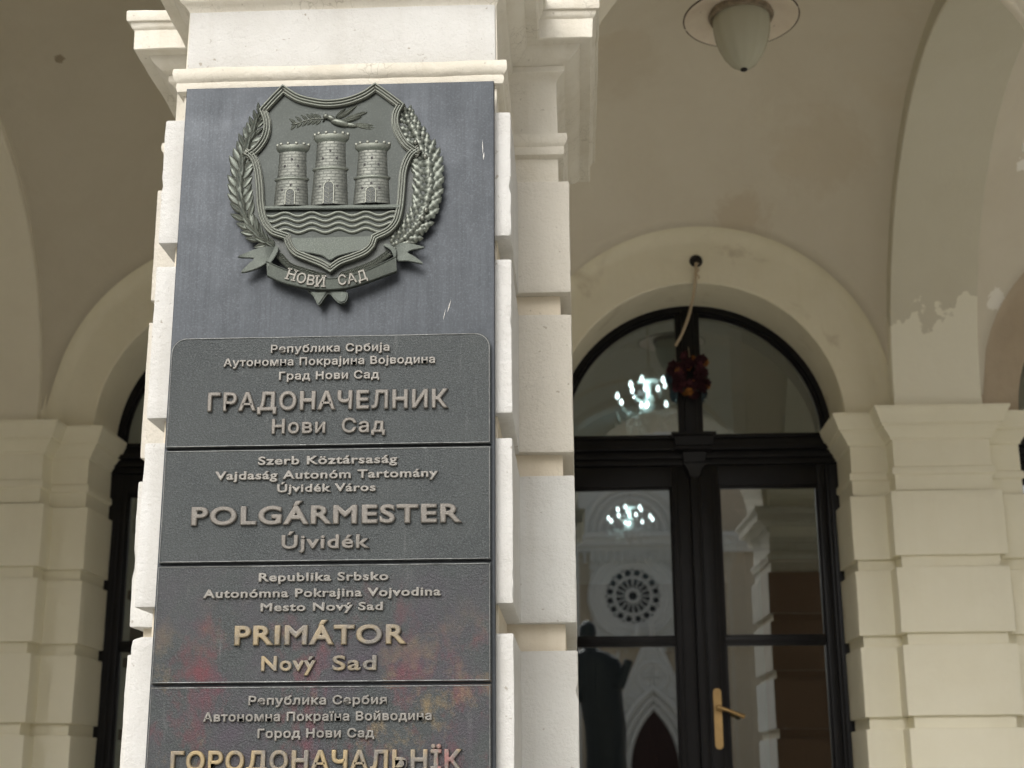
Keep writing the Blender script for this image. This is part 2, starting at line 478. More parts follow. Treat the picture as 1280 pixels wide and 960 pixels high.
def ball(bm, c, rx, ry, rz, seg=12, rot=None):
    t = bmesh.new()
    bmesh.ops.create_uvsphere(t, u_segments=seg, v_segments=max(6, seg // 2), radius=1.0)
    mt = Matrix.Diagonal((rx, ry, rz, 1))
    if rot is not None:
        mt = rot.to_4x4() @ mt
    bmesh.ops.transform(t, matrix=Matrix.Translation(c) @ mt, verts=t.verts[:])
    merge(bm, t)

def mould(bm, outline, prof, cap=True):
    """run a (projection, z) profile round a closed outline of (x, y), given counter-clockwise"""
    n = len(outline)
    def off(d):
        res = []
        for i in range(n):
            p, a, b = Vector(outline[i]), Vector(outline[i - 1]), Vector(outline[(i + 1) % n])
            e1, e2 = (p - a).normalized(), (b - p).normalized()
            n1, n2 = Vector((e1.y, -e1.x)), Vector((e2.y, -e2.x))
            s = n1 + n2
            res.append(p + s * (d / max(0.2, s.dot(n1))))
        return res
    rings = [[bm.verts.new((q.x, q.y, z)) for q in off(pr)] for pr, z in prof]
    for A, B in zip(rings, rings[1:]):
        for k in range(n):
            bm.faces.new((A[k], A[(k + 1) % n], B[(k + 1) % n], B[k]))
    if cap:
        bm.faces.new(rings[-1])
        bm.faces.new(list(reversed(rings[0])))

def densify(prof, closed=False):
    return prof

def obj(name, bm, mat_, parent=None, smooth=None, label=None, relief=False):
    me = bpy.data.meshes.new(name)
    bmesh.ops.recalc_face_normals(bm, faces=bm.faces[:])
    if relief:                       # open relief: every face looks out from the plate
        bm.normal_update()
        for f in bm.faces:
            if f.normal.y > 0:
                f.normal_flip()
    base = Vector((0, 0, 0))
    if parent is not None:
        q = parent
        while q is not None:
            base += q.location
            q = q.parent
    for v in bm.verts:
        v.co += Vector((0, 0, E)) - base
    bm.to_mesh(me)
    bm.free()
    if isinstance(mat_, (list, tuple)):
        for mm in mat_:
            me.materials.append(mm)
    else:
        me.materials.append(mat_)
    o = bpy.data.objects.new(name, me)
    COL.objects.link(o)
    if parent is not None:
        o.parent = parent
    if smooth is not None:
        for pl in me.polygons:
            pl.use_smooth = True
        me.set_sharp_from_angle(angle=math.radians(smooth))
    if label:
        o['label'] = label
    return o

def thing(name, label, cat, loc, group=None):
    o = bpy.data.objects.new(name, None)
    COL.objects.link(o)
    o.location = (loc[0], loc[1], loc[2] + E)
    o.empty_display_size = 0.1
    return tag(o, label, cat, group)

def tag(o, label, cat, group=None):
    o['label'] = label
    o['category'] = cat
    o['kind'] = 'thing'
    if group:
        o['group'] = group
    return o

def struct(name, bm, m, smooth=None):
    o = obj(name, bm, m, None, smooth)
    o['kind'] = 'structure'
    return o

def copy_tree(o, parent=None, dx=None, label=None):
    c = o.copy()
    COL.objects.link(c)
    if parent is not None:
        c.parent = parent
    for ch in list(o.children):
        copy_tree(ch, c)
    if dx is not None:
        c.location = o.location + Vector(dx)
    if label:
        c['label'] = label
    return c

# ---------------------------------------------------------------- ground
bm = BM()
S = 700
v = [bm.verts.new(p) for p in ((-S, -S, -E), (S, -S, -E), (S, S, -E), (-S, S, -E))]
bm.faces.new(v)
struct('ground', bm, M['paving'])
bm = BM()
box(bm, -9, 9, 3.55, 8.2, -E - 0.2, FLOOR)
struct('porch_floor', bm, M['porch_floor'])
bm = BM()
for i in range(5):
    box(bm, -9, 9, 3.548 - 0.3 * (i + 1), 3.55 - 0.3 * i + 0.01, -E - 0.2, FLOOR - 0.18 * (i + 1) + 0.003, 0.01)
struct('front_steps', bm, M['paving'])

# ---------------------------------------------------------------- front pillars
PX = -0.5735
def pier_outline(cx, wide, narrow, yf, ym, yb):
    return [(cx - narrow, yf), (cx + narrow, yf), (cx + narrow, ym), (cx + wide, ym), (cx + wide, yb), (cx - wide, yb), (cx - wide, ym), (cx - narrow, ym)]

IMPOST = [(-0.03, 1.60), (0.0, 1.60), (0.0, 1.698), (0.006, 1.700), (0.016, 1.705), (0.0185, 1.716), (0.017, 1.728), (0.021, 1.732), (0.026, 1.740),
          (0.0275, 1.752), (0.026, 1.765), (0.003, 1.768), (0.0, 1.775), (0.0, 1.936), (0.004, 1.944), (0.012, 1.952), (0.019, 1.956), (0.022, 1.960), (0.0225, 1.976), (0.020, 1.979),
          (0.026, 1.981), (0.038, 1.986), (0.050, 1.994), (0.060, 2.004), (0.066, 2.013), (0.068, 2.020), (0.099, 2.019), (0.1035, 2.022), (0.104, 2.080), (0.108, 2.083), (0.112, 2.088), (0.114, 2.095),
          (0.115, 2.100), (0.122, 2.101), (0.124, 2.105), (0.124, 2.130), (0.119, 2.136), (-0.03, 2.150)]
ZB = [(1.222, 1.288, 1.616)]
COURSES = [(1.225, 1.616, 1.288), (0.780, 1.224, 0.840), (0.324, 0.779, 0.394), (-0.125, 0.322, -0.055), (-0.57, -0.13, -0.50), (-1.02, -0.575, -0.95)]
# block (bottom, top) pairs
BLOCKS = [(1.287, 1.616), (0.841, 1.2245), (0.394, 0.779), (-0.053, 0.324), (-0.50, -0.122), (-0.95, -0.57), (-1.60, -1.02)]

def build_pier(cx, label):
    t = thing('portico_pillar', label, 'pillar', (cx, 3.70, -E), 'rusticated pillars along the front of the porch')
    bm = BM()
    mould(bm, pier_outline(cx, 0.55, 0.40, 3.27, 3.70, 4.50), [(0, -E), (0, 1.606)])
    co_ = obj('core', bm, [M['groove'], M['pier_rear']], t)
    for pl in co_.data.polygons:
        if pl.normal.y > 0.9 and pl.center.y + t.location.y > 4.45:
            pl.material_index = 1
    bm = BM()
    for i, (z0, z1) in enumerate(BLOCKS):
        box(bm, cx - 0.4365, cx + 0.4365, 3.24, 3.69, z0 - 0.001, z1 + 0.002, 0.006, 2, 0.0013, 0.022, i * 3.1, 0.005)
    obj('pilaster_shaft', bm, M['pier_white'], t, 35)
    bm = BM()
    for i, (z0, z1) in enumerate(BLOCKS):
        box(bm, cx - 0.58, cx + 0.58, 3.667, 4.53, z0, z1, 0.006, 2, 0.0015, 0.025, 20 + i * 2.3, 0.006)
    so = obj('shaft', bm, [M['pier_block'], M['pier_rear']], t, 35)
    for pl in so.data.polygons:          # the side that looks into the porch takes a dark brown tone
        if pl.normal.y > 0.6 and pl.center.y + t.location.y > 4.5:
            pl.material_index = 1
    bm = BM()
    mould(bm, pier_outline(cx, 0.55, 0.40, 3.27, 3.70, 4.50), IMPOST)
    # cut the long runs so the plaster can waver a little
    for ax, vals in ((0, [cx - 0.7 + 0.04 * i for i in range(36)]), (1, [3.1 + 0.04 * i for i in range(38)])):
        for val in vals:
            co = Vector((0, 0, 0)); co[ax] = val
            no = Vector((0, 0, 0)); no[ax] = 1
            bmesh.ops.bisect_plane(bm, geom=bm.verts[:] + bm.edges[:] + bm.faces[:], plane_co=co, plane_no=no)
    for v in bm.verts:
        v.co += noise.noise_vector(v.co * 8) * 0.002 + noise.noise_vector(v.co * 30) * 0.0016
    obj('impost_moulding', bm, M['impost'], t, 30)
    return t

pier = build_pier(PX, 'cream plastered pillar in front that carries the plaques and the coat of arms')
copy_tree(pier, None, (2.26 - PX, 0, 0), 'bare cream pillar beyond the right edge, seen only mirrored in the door')
copy_tree(pier, None, (-3.44 - PX, 0, 0), 'bare cream pillar beyond the left edge of the view')

# frieze panel at the head of the plaque pillar (whiter coat of paint on the frieze)
bm = BM()
box(bm, PX - 0.397, PX + 0.397, 3.262, 3.30, 1.772, 1.935, 0.003, 2, 0.0015, 0.04)
obj('frieze', bm, M['pier_white'], pier, 35)

# arcade wall with its round arches
def arch_wall(bm, x0, x1, y0, y1, zs, ztop, arches, seg=40):
    """wall x0..x1 from zs up to ztop with semicircular holes (cx, r) springing at zs"""
    t = bmesh.new()
    pts = [(x0, zs)]
    for cx, r in sorted(arches):
        for k in range(seg + 1):
            a = PI - PI * k / seg
            pts.append((cx + r * math.cos(a), zs + r * math.sin(a)))
    pts += [(x1, zs), (x1, ztop), (x0, ztop)]
    prism(bm, pts, y0, y1)

bm = BM()
arch_wall(bm, -6.8, 6.0, 3.70, 4.50, 2.150, 4.3, [(0.843, 0.835), (-2.007, 0.845), (3.68, 0.83), (-4.87, 0.84)])
t = thing('arcade_wall', 'cream front wall with round arches resting on the pillars', 'wall', (0, 3.7, 0.0))
obj('wall', bm, M['arch_front'], t)
bm = BM()
box(bm, -6.8, 6.0, 3.60, 4.50, 4.30, 9.0)
obj('upper_facade', bm, M['arch_front'], t)

# ---------------------------------------------------------------- plaques on the pillar
PLX0, PLX1 = -0.953, -0.177
bm = BM()
box(bm, PLX0, PLX1, 3.212, 3.238, -0.20, 1.690, 0.002, 2)
bp = obj('backing_plate', bm, M['plate'])
tag(bp, 'tall blue-grey metal plate on the pillar behind the coat of arms and inscriptions', 'metal plate')
bm = BM()
def sliver(x, z, dx, dz, wd):
    a = Vector((dx, 0, dz)); nrm = Vector((-dz, 0, dx)).normalized() * wd
    vs_ = [Vector((x, 3.2112, z)), Vector((x, 3.2112, z)) + a * 0.5 + nrm, Vector((x, 3.2112, z)) + a, Vector((x, 3.2112, z)) + a * 0.45 - nrm]
    f = bm.faces.new([bm.verts.new(q) for q in vs_])
for grp in (((-0.205, 1.49, -0.001, 0.04, 0.0011), (-0.204, 1.475, 0.002, 0.022, 0.0016)), ((-0.290, 1.082, 0.009, 0.033, 0.0014), (-0.300, 1.062, 0.006, 0.03, 0.0008))):
    bm = BM()
    for q in grp:
        sliver(*q)
    obj('scratch', bm, M['pier_white'], bp)

def text_mesh(body, weight=0.0, spacing=1.0):
    """letters 1 unit tall and 1 unit thick, front rim rounded by the curve's own bevel"""
    c = bpy.data.curves.new('t', 'FONT')
    c.body = body
    c.size = 1.0
    c.extrude = 0.5
    c.bevel_depth = weight
    c.bevel_resolution = 1
    c.space_character = spacing
    c.resolution_u = 5
    o = bpy.data.objects.new('t', c)
    COL.objects.link(o)
    dg = bpy.context.evaluated_depsgraph_get()
    me = bpy.data.meshes.new_from_object(o.evaluated_get(dg), depsgraph=dg)
    bpy.data.objects.remove(o)
    bpy.data.curves.remove(c)
    b = bmesh.new()
    b.from_mesh(me)
    bpy.data.meshes.remove(me)
    return b

_h = text_mesh('H', 0.0)
CAPH = max(v.co.y for v in _h.verts) - min(v.co.y for v in _h.verts)
_h.free()

def letters(dst, body, x0, x1, zb, cap, y, depth, weight=0.03, spacing=1.12):
    b = text_mesh(body, weight, spacing)
    xs = [v.co.x for v in b.verts]
    a0, a1 = min(xs), max(xs)
    zm = max(v.co.z for v in b.verts)
    k = cap / (CAPH + 2 * weight)
    for v in b.verts:
        fx = x0 + (v.co.x - a0) / (a1 - a0) * (x1 - x0)
        fz = zb + (v.co.y + weight) * k
        # the bevel's own depth stays to scale, the straight flank becomes the relief depth
        fy = y - depth + (zm - v.co.z) * k if v.co.z > 0 else y + 0.002
        v.co = Vector((fx, fy, fz))
    for f in [f for f in b.faces if all(v.co.y > y for v in f.verts)]:
        b.faces.remove(f)
    merge(dst, b)

YP = 3.197
TEXT = {
 1: [('Република Србија', -.707, -.424, .983, .0195), ('Аутономна Покрајина Војводина', -.819, -.316, .951, .0195), ('Град Нови Сад', -.685, -.447, .916, .0195), ('ГРАДОНАЧЕЛНИК', -.851, -.284, .842, .044), ('Нови  Сад', -.697, -.431, .786, .034)],
 2: [('Szerb Köztársaság', -.726, -.401, .712, .0205), ('Vajdaság Autonóm Tartomány', -.825, -.307, .678, .0205), ('Újvidék Város', -.679, -.45, .647, .0195), ('POLGÁRMESTER', -.875, -.251, .572, .044), ('Újvidék', -.664, -.461, .516, .032)],
 3: [('Republika Srbsko', -.713, -.417, .442, .020), ('Autonómna Pokrajina Vojvodina', -.839, -.298, .406, .020), ('Mesto Nový Sad', -.706, -.428, .375, .019), ('PRIMÁTOR', -.762, -.374, .300, .044), ('Nový  Sad', -.699, -.44, .243, .033)],
 4: [('Република Сербия', -.724, -.416, .169, .0195), ('Автономна Покраїна Войводина', -.824, -.316, .134, .0195), ('Город Нови Сад', -.701, -.442, .098, .0195), ('ГОРОДОНАЧАЛЬНЇК', -.891, -.249, .028, .042), ('Нови  Сад', -.699, -.44, -.029, .033)],
}
PANELS = {1: (0.757, 1.026), 2: (0.487, 0.751), 3: (0.217, 0.481), 4: (-0.075, 0.211)}
PLAB = {1: 'dark metal plaque with rounded top corners reading ГРАДОНАЧЕЛНИК', 2: 'dark metal plaque reading POLGÁRMESTER, second from the top',
        3: 'dark metal plaque reading PRIMÁTOR with red and gold paint residue', 4: 'dark metal plaque reading ГОРОДОНАЧАЛЬНЇК with gold and red smears, lowest in view'}
PA, PB = -0.947, -0.186
for k in (1, 2, 3, 4):
    z0, z1 = PANELS[k]
    poly = [(PA, z0), (PB, z0)]
    if k == 1:
        r = 0.034
        poly += [(PB - r + r * math.sin(PI / 2 - a), z1 - r + r * math.cos(PI / 2 - a)) for a in [i * PI / 16 for i in range(9)]]
        poly += [(PA + r - r * math.sin(a), z1 - r + r * math.cos(a)) for a in [i * PI / 16 for i in range(9)]]
    else:
        poly += [(PB, z1), (PA, z1)]
    bm = BM()
    prism(bm, poly, YP, 3.2115, 0.0038)
    pq = obj('inscription_plaque', bm, M['panel'])
    tag(pq, PLAB[k], 'plaque', 'plaques of the same size stacked down the pillar')
    # thin raised rim of the casting, edge highlight put into its paler bronze
    bm = BM()
    inner = []
    xm, zm = (PA + PB) / 2, (z0 + z1) / 2
    for x, z in poly:
        inner.append((x + 0.003 * (1 if x < xm else -1), YP - 0.0002, z + 0.003 * (1 if z < zm else -1)))
    fine = []
    for i, q in enumerate(inner):
        nx_ = inner[(i + 1) % len(inner)]
        m_ = max(1, int((Vector(nx_) - Vector(q)).length / 0.02))
        fine += [Vector(q).lerp(Vector(nx_), j / m_) for j in range(m_)]
    fine = [p_ + Vector((0, 0.0012 * noise.noise(p_ * 14), 0)) for p_ in fine]
    tube(bm, fine, 0.0013, 6, True)
    obj('rim', bm, M['panel_edge'], pq, 60)
    bm = BM()
    for i, (body, x0, x1, zb, cap) in enumerate(TEXT[k]):
        if i == 3:
            continue
        if i < 3:
            letters(bm, body, x0, x1, zb, cap, YP, 0.0060, 0.042, 1.1)
    obj('small_lettering', bm, M['letters_small'], pq)
    bm = BM()
    body, x0, x1, zb, cap = TEXT[k][3]
    letters(bm, body, x0, x1, zb, cap, YP, 0.008, 0.042, 1.12)
    obj('title_lettering', bm, M['letters'], pq)
    body, x0, x1, zb, cap = TEXT[k][4]
    words = body.split()
    spans = [(x0, x1)] if len(words) == 1 else [(x0, x0 + (x1 - x0) * 0.475), (x0 + (x1 - x0) * 0.615, x1)]
    for wd_, (xa, xb) in zip(words, spans):
        bm = BM()
        letters(bm, wd_, xa, xb, zb, cap, YP, 0.007, 0.034, 1.12)
        obj('city_lettering', bm, M['letters'], pq)
# ---------------------------------------------------------------- coat of arms
def EP(u, v, h=0.0):
    """the relief's own drawing grid (about 0.64 mm per unit) to its place on the plate; h = height above the plate"""
    x = -0.87200 + 6.28316e-4 * u + 3.3584e-5 * v - 3.2389e-8 * u * v
    z = 1.71517 - 1.8195e-5 * u - 6.62388e-4 * v + 6.2778e-9 * u * v
    return Vector((x, 3.212 - h, z))

def spline(pts, n=8):
    out = []
    P = [Vector(p) for p in pts]
    P = [P[0] * 2 - P[1]] + P + [P[-1] * 2 - P[-2]]
    for i in range(1, len(P) - 2):
        for k in range(n):
            t = k / n
            out.append(0.5 * ((2 * P[i]) + (P[i + 1] - P[i - 1]) * t + (2 * P[i - 1] - 5 * P[i] + 4 * P[i + 1] - P[i + 2]) * t * t + (3 * P[i] - P[i - 1] - 3 * P[i + 1] + P[i + 2]) * t ** 3))
    out.append(P[-2])
    return [(p.x, p.y) for p in out]

def offset_line(pts, d, closed=True):
    n = len(pts)
    res = []
    for i in range(n):
        p = Vector(pts[i])
        a = Vector(pts[(i - 1) % n]) if closed or i > 0 else p
        b = Vector(pts[(i + 1) % n]) if closed or i < n - 1 else p
        e1 = (p - a).normalized() if (p - a).length > 1e-6 else (b - p).normalized()
        e2 = (b - p).normalized() if (b - p).length > 1e-6 else e1
        n1, n2 = Vector((-e1.y, e1.x)), Vector((-e2.y, e2.x))
        s = n1 + n2
        res.append(tuple(p + s * (d / max(0.45, s.dot(n1)))))
    return res

def ridge(bm, pts, wd, h0, h1, closed=False, k=6, hs=None):
    """half-round bead of half-width wd along a path of the drawing grid"""
    rows = []
    for j in range(k + 1):
        a = PI * j / k
        ln = offset_line(pts, wd * math.cos(a), closed)
        rows.append([bm.verts.new(EP(q[0], q[1], (hs[i] if hs else 0) + h0 + (h1 - h0) * math.sin(a))) for i, q in enumerate(ln)])
    n = len(pts)
    for A, B in zip(rows, rows[1:]):
        for i in range(n if closed else n - 1):
            bm.faces.new((A[i], A[(i + 1) % n], B[(i + 1) % n], B[i]))
    if not closed:
        for e in (0, n - 1):
            bm.faces.new([r[e] for r in rows])

def slab(bm, poly, h0, h1, bev=0.0):
    pts = [EP(u, v) for u, v in poly]
    prism(bm, [(p.x, p.z) for p in pts], 3.212 - h1, 3.212 - h0, bev)

def leaf(bm, u, v, ang, ln, wd, h0, h1, lobes=0, twist=0.0):
    """pointed (or lobed) leaf with a raised crease, from its stalk end"""
    n = 9 if not lobes else 15
    ca, sa = math.cos(ang), math.sin(ang)
    rows = []
    for i in range(n + 1):
        t = i / n
        w_ = math.sin(PI * min(1, t * 0.96 + 0.02)) ** 0.8 * wd * (0.75 + 0.5 * (1 - t)) * 0.8
        if lobes:
            w_ *= 0.62 + 0.50 * abs(math.sin(PI * lobes * t))
        bulge = math.sin(PI * (0.1 + 0.85 * t))
        row = []
        for s, hh in ((-1, 0.0), (-0.55, 0.62), (0, 0.55), (0.55, 0.62), (1, 0.0)):
            x, y = t * ln, s * w_
            hh = hh if not lobes or s == 0 else hh * 0.6
            hgt = h0 + (h1 - h0) * bulge * hh + twist * s * (h1 - h0) * 0.5 * bulge
            if s == 0:
                hgt = h0 + (h1 - h0) * bulge * (0.35 if not lobes else 0.62)
            row.append(bm.verts.new(EP(u + x * ca - y * sa, v + x * sa + y * ca, hgt)))
        rows.append(row)
    for A, B in zip(rows, rows[1:]):
        for k in range(4):
            bm.faces.new((A[k], A[k + 1], B[k + 1], B[k]))

coa = thing('coat_of_arms', 'relief coat of arms with three towers, dove, wreath and ribbon, fixed above the inscriptions', 'coat of arms', (-0.575, 3.212, 1.50))
SEGS = [[(268, 47), (330, 88), (400, 107), (455, 112), (520, 103), (585, 78), (638, 40)], [(638, 40), (700, 85), (757, 130)],
        [(757, 130), (735, 175), (737, 225), (765, 278), (798, 305), (825, 322)],
        [(825, 322), (790, 345), (767, 400), (760, 470), (752, 550), (735, 610), (700, 650), (648, 676)],
        [(648, 676), (636, 706), (605, 735), (555, 756), (503, 775), (460, 806)],
        [(460, 806), (415, 780), (355, 757), (312, 738), (285, 708), (272, 674)],
        [(272, 674), (215, 652), (180, 605), (165, 540), (160, 460), (150, 390), (133, 352), (105, 335)],
        [(105, 335), (150, 305), (183, 257), (190, 205), (172, 152)], [(172, 152), (220, 98), (268, 47)]]
OUTL = []
for s in SEGS:
    OUTL += spline(s, 6)[:-1]
bm = BM()
slab(bm, OUTL, 0.004, 0.0242, 0.0)
field = obj('shield_field', bm, M['emblem_field'], coa)
bm = BM()
# flat band under the three beads
o_, i_ = offset_line(OUTL, 0.5), offset_line(OUTL, 31)
rows = [[bm.verts.new(EP(q[0], q[1], h)) for q in ln] for ln, h in ((o_, 0.020), (o_, 0.0335), (i_, 0.0305), (i_, 0.020))]
for A, B in zip(rows, rows[1:]):
    for k in range(len(A)):
        bm.faces.new((A[k], A[(k + 1) % len(A)], B[(k + 1) % len(B)], B[k]))
for d, h in ((5.3, 0.0372), (15.5, 0.0358), (25.7, 0.0345)):
    ridge(bm, offset_line(OUTL, d), 4.6, h - 0.0042, h, True)
obj('shield_border', bm, M['emblem'], coa, 60)
# wreath backing and leaves
bm = BM()
WB = spline([(200, 120), (130, 225), (92, 300), (74, 370), (72, 440), (82, 510), (103, 580), (130, 640), (180, 690), (330, 800), (455, 830), (600, 800), (720, 700), (800, 645), (845, 590), (862, 520), (870, 440), (868, 370), (845, 290), (800, 225), (735, 120)], 4)
slab(bm, WB, 0.002, 0.0225)
obj('wreath_backing', bm, M['emblem_dark'], coa)
def branch(path, lobes, seed):
    rr = random.Random(seed)
    bm = BM()
    pts = spline(path, 10)
    acc, last = 0.0, pts[0]
    step = 29 if not lobes else 30
    for i in range(1, len(pts)):
        a, b = Vector(last), Vector(pts[i])
        acc += (b - a).length
        last = pts[i]
        if acc < step:
            continue
        acc = 0
        tng = (Vector(pts[min(i + 2, len(pts) - 1)]) - Vector(pts[i - 2])).normalized()
        ang = math.atan2(tng.y, tng.x)
        t = i / len(pts)
        sc_ = (0.75 + 0.5 * math.sin(PI * min(1, t * 1.1)))
        side = [(-1, 0.62 if not lobes else 0.8), (1, 0.62 if not lobes else 0.55), (0, 0.0)]
        for s, sp in side:
            j = rr.uniform(-0.12, 0.12)
            L_ = (58 if not lobes else 66) * sc_ * rr.uniform(0.9, 1.1)
            W_ = (16 if not lobes else 21) * sc_ * rr.uniform(0.9, 1.1)
            n_ = Vector((-tng.y, tng.x)) * s * (7 if not lobes else 10) * sc_
            leaf(bm, b.x + n_.x, b.y + n_.y, ang + s * sp + j, L_, W_, 0.0215 + 0.003 * (s == 0), 0.0305 + 0.004 * (s == 0) + rr.uniform(-0.001, 0.001), lobes, rr.uniform(-0.5, 0.5))
        if lobes and rr.random() < 0.25:
            q = EP(b.x + rr.uniform(-18, 18), b.y + rr.uniform(-8, 8), 0.030)
            ball(bm, q, 0.0058, 0.006, 0.0075, 8)
    return bm
obj('laurel_branch', branch([(262, 712), (190, 676), (138, 622), (110, 560), (97, 500), (96, 430), (104, 365), (120, 305), (143, 250), (160, 195), (176, 160)], 0, 3), M['emblem'], coa, 50, relief=True)
obj('oak_branch', branch([(668, 706), (745, 668), (800, 612), (832, 550), (846, 480), (848, 410), (838, 345), (812, 285), (783, 228), (765, 185), (758, 165)], 3, 5), M['emblem'], coa, 50, relief=True)
for path in ([(245, 722), (290, 768), (350, 792), (425, 812)], [(490, 812), (560, 790), (630, 762), (690, 722)]):
    bm = BM()
    pts = spline(path, 6)
    for i in range(0, len(pts) - 1):
        a = math.atan2(pts[i + 1][1] - pts[i][1], pts[i + 1][0] - pts[i][0])
        for s in (-1, 1):
            leaf(bm, pts[i][0], pts[i][1], a + s * 0.5, 30, 7.5, 0.0215, 0.028, 0, 0.2 * s)
    obj('laurel_sprig', bm, M['emblem'], coa, 50, relief=True)

# towers
def tower(u0, vb, rb, vband, vt, rt, rc, vcrown, gate):
    b0, bt = EP(u0, vb, 0.022), EP(u0, vt, 0.022)
    k = 6.45e-4
    cx, cy = (b0.x + bt.x) / 2, b0.y + 0.002
    zb, zband, zt, zc = b0.z, EP(u0, vband).z, bt.z, EP(u0, vcrown).z
    sy = 0.42
    Rb, Rt, Rc = rb * k, rt * k, rc * k
    Rm = Rb + (Rt - Rb) * (zband - zb) / (zt - zb)
    bm = BM()
    lathe(bm, [(Rb, zb), (Rb * 0.5 + Rm * 0.5, (zb + zband) / 2), (Rm, zband)], cx, cy, 28, sy, PI, 2 * PI, (3.6, 35))
    lathe(bm, [(Rm * 0.96, zband), (Rm * 0.5 + Rt * 0.47, (zt + zband) / 2), (Rt, zt)], cx, cy, 28, sy, PI, 2 * PI, (3.3, 35))
    tw = obj('castle_tower', bm, M['emblem_masonry'], coa, 60)
    bm = BM()
    d = 8 * k
    lathe(bm, [(Rm, zband - d), (Rm + d * .7, zband - d * .6), (Rm + d, zband), (Rm + d * .7, zband + d * .6), (Rm * .95, zband + d)], cx, cy, 28, sy, PI, 2 * PI)
    obj('tower_band', bm, M['emblem'], tw, 60)
    bm = BM()
    hc = zc - zt
    lathe(bm, [(Rt, zt - hc * .1), (Rt + (Rc - Rt) * .6, zt + hc * .15), (Rc, zt + hc * .35), (Rc, zt + hc * .72), (Rc * .93, zt + hc * .74), (0.0001, zt + hc * .74)], cx, cy, 28, sy, PI, 2 * PI)
    for j in range(6):
        a = PI + PI * (j + 0.5) / 6
        x, y = cx + Rc * 0.93 * math.cos(a), cy + sy * Rc * 0.93 * math.sin(a)
        box(bm, x - 5.5 * k, x + 5.5 * k, y - 0.003, y + 0.004, zt + hc * .70, zc, 0.0008, 1)
    obj('battlement', bm, M['emblem'], tw, 50)
    # gate: arched rim and a dark door with a chevron of boards
    gw, gh = gate
    yf = cy - sy * Rb * 0.985
    ar = [(cx - gw * k, zb + 0.001)] + [(cx + gw * k * math.cos(PI - PI * i / 10), zb + (gh - gw) * k + gw * 1.15 * k * math.sin(PI * i / 10)) for i in range(11)] + [(cx + gw * k, zb + 0.001)]
    bm = BM()
    prism(bm, ar, yf - 0.0008, yf + 0.012)
    gt = obj('tower_gate', bm, M['emblem_dark'], tw)
    bm = BM()
    tube(bm, [(x, yf - 0.0006, z) for x, z in ar], 0.0016, 6)
    for i in range(4):
        zz = zb + (i * 0.2 + 0.06) * gh * k
        for s in (-1, 1):
            tube(bm, [(cx, yf - 0.0008, zz), (cx + s * gw * k * 0.85, yf - 0.0008, zz + gw * k * 0.6)], 0.0007, 5)
    tube(bm, [(cx, yf - 0.0008, zb), (cx, yf - 0.0008, zb + gh * k * 0.95)], 0.0007, 5)
    obj('gate_frame', bm, M['emblem'], gt, 50)
    for (fx, fz) in ((-0.45, 0.72), (0.42, 0.72), (0.0, 0.84), (-0.5, 0.28), (0.45, 0.28), (0.0, 0.36)):
        z = zb + fz * (zt - zb)
        R_ = Rb + (Rt - Rb) * fz
        y = cy - sy * R_ * math.sqrt(max(0.05, 1 - fx * fx))
        bm = BM()
        box(bm, cx + fx * R_ - 3.6 * k, cx + fx * R_ + 3.6 * k, y - 0.0008, y + 0.006, z - 4.2 * k, z + 4.2 * k)
        obj('loophole', bm, M['dark_hole'], tw)
tower(303, 541, 68, 433, 322, 54, 66, 289, (18, 62))
tower(457, 538, 73, 392, 281, 57, 70, 245, (19, 88))
tower(624, 533, 72, 427, 317, 57, 70, 284, (19, 62))
bm = BM()
a, b = EP(196, 556), EP(742, 540)
prism(bm, [(EP(196, 557).x, EP(196, 557).z), (EP(741, 552).x, EP(741, 552).z), (EP(743, 536).x, EP(743, 536).z), (EP(194, 543).x, EP(194, 543).z)], 3.212 - 0.035, 3.212 - 0.020, 0.002)
obj('river_bank', bm, M['emblem_flat'], coa)
bm = BM()
for i, (v, u0, u1) in enumerate(((573, 203, 740), (594, 207, 736), (616, 216, 728), (638, 232, 712))):
    pts = []
    n = 60
    for j in range(n + 1):
        u = u0 + (u1 - u0) * j / n
        pts.append((u, v - 6 * (u - u0) / (u1 - u0) + 7.5 * math.sin((u - 205) / 108 * 2 * PI + 0.6)))
    ridge(bm, pts, 7.6, 0.0235, 0.0290)
obj('river_wave', bm, M['emblem'], coa, 60, relief=True)
bm = BM()
sh = spline([(303, 668), (308, 700), (330, 718), (390, 728), (430, 738), (458, 754), (490, 738), (545, 724), (600, 712), (622, 692), (628, 660)], 4)
slab(bm, sh, 0.02, 0.032, 0.0015)
obj('small_shield', bm, M['emblem_flat'], coa)
# dove with the olive twig
bm = BM()
def eball(bm, u, v, h, ru, rv, rh, ang=0.0):
    ball(bm, EP(u, v, h), ru * 6.4e-4, rh, rv * 6.4e-4, 16, Matrix.Rotation(ang, 3, 'Y'))
eball(bm, 495, 203, 0.026, 40, 15, 0.009, 0.30)
eball(bm, 462, 186, 0.027, 22, 12, 0.008, 0.55)
eball(bm, 441, 178, 0.028, 13, 11, 0.007)
eball(bm, 540, 212, 0.025, 26, 10, 0.006, 0.15)
leaf(bm, 437, 184, 2.2, 20, 3.5, 0.024, 0.032)
dv = obj('dove', bm, M['emblem'], coa, 60)
bm = BM()
for (u, v, ang, ln, wd) in ((484, 188, -0.62, 98, 10), (480, 184, -0.52, 70, 8), (500, 196, -0.35, 112, 10), (505, 200, -0.28, 80, 8), (512, 196, -0.46, 92, 8), (478, 180, -0.75, 55, 7)):
    leaf(bm, u, v, ang, ln, wd * 1.15, 0.0255, 0.0325)
obj('dove_wing', bm, M['emblem'], dv, 50, relief=True)
bm = BM()
for (ang, ln) in ((0.05, 88), (0.17, 92), (0.28, 82)):
    leaf(bm, 545, 207, ang, ln, 9, 0.024, 0.029)
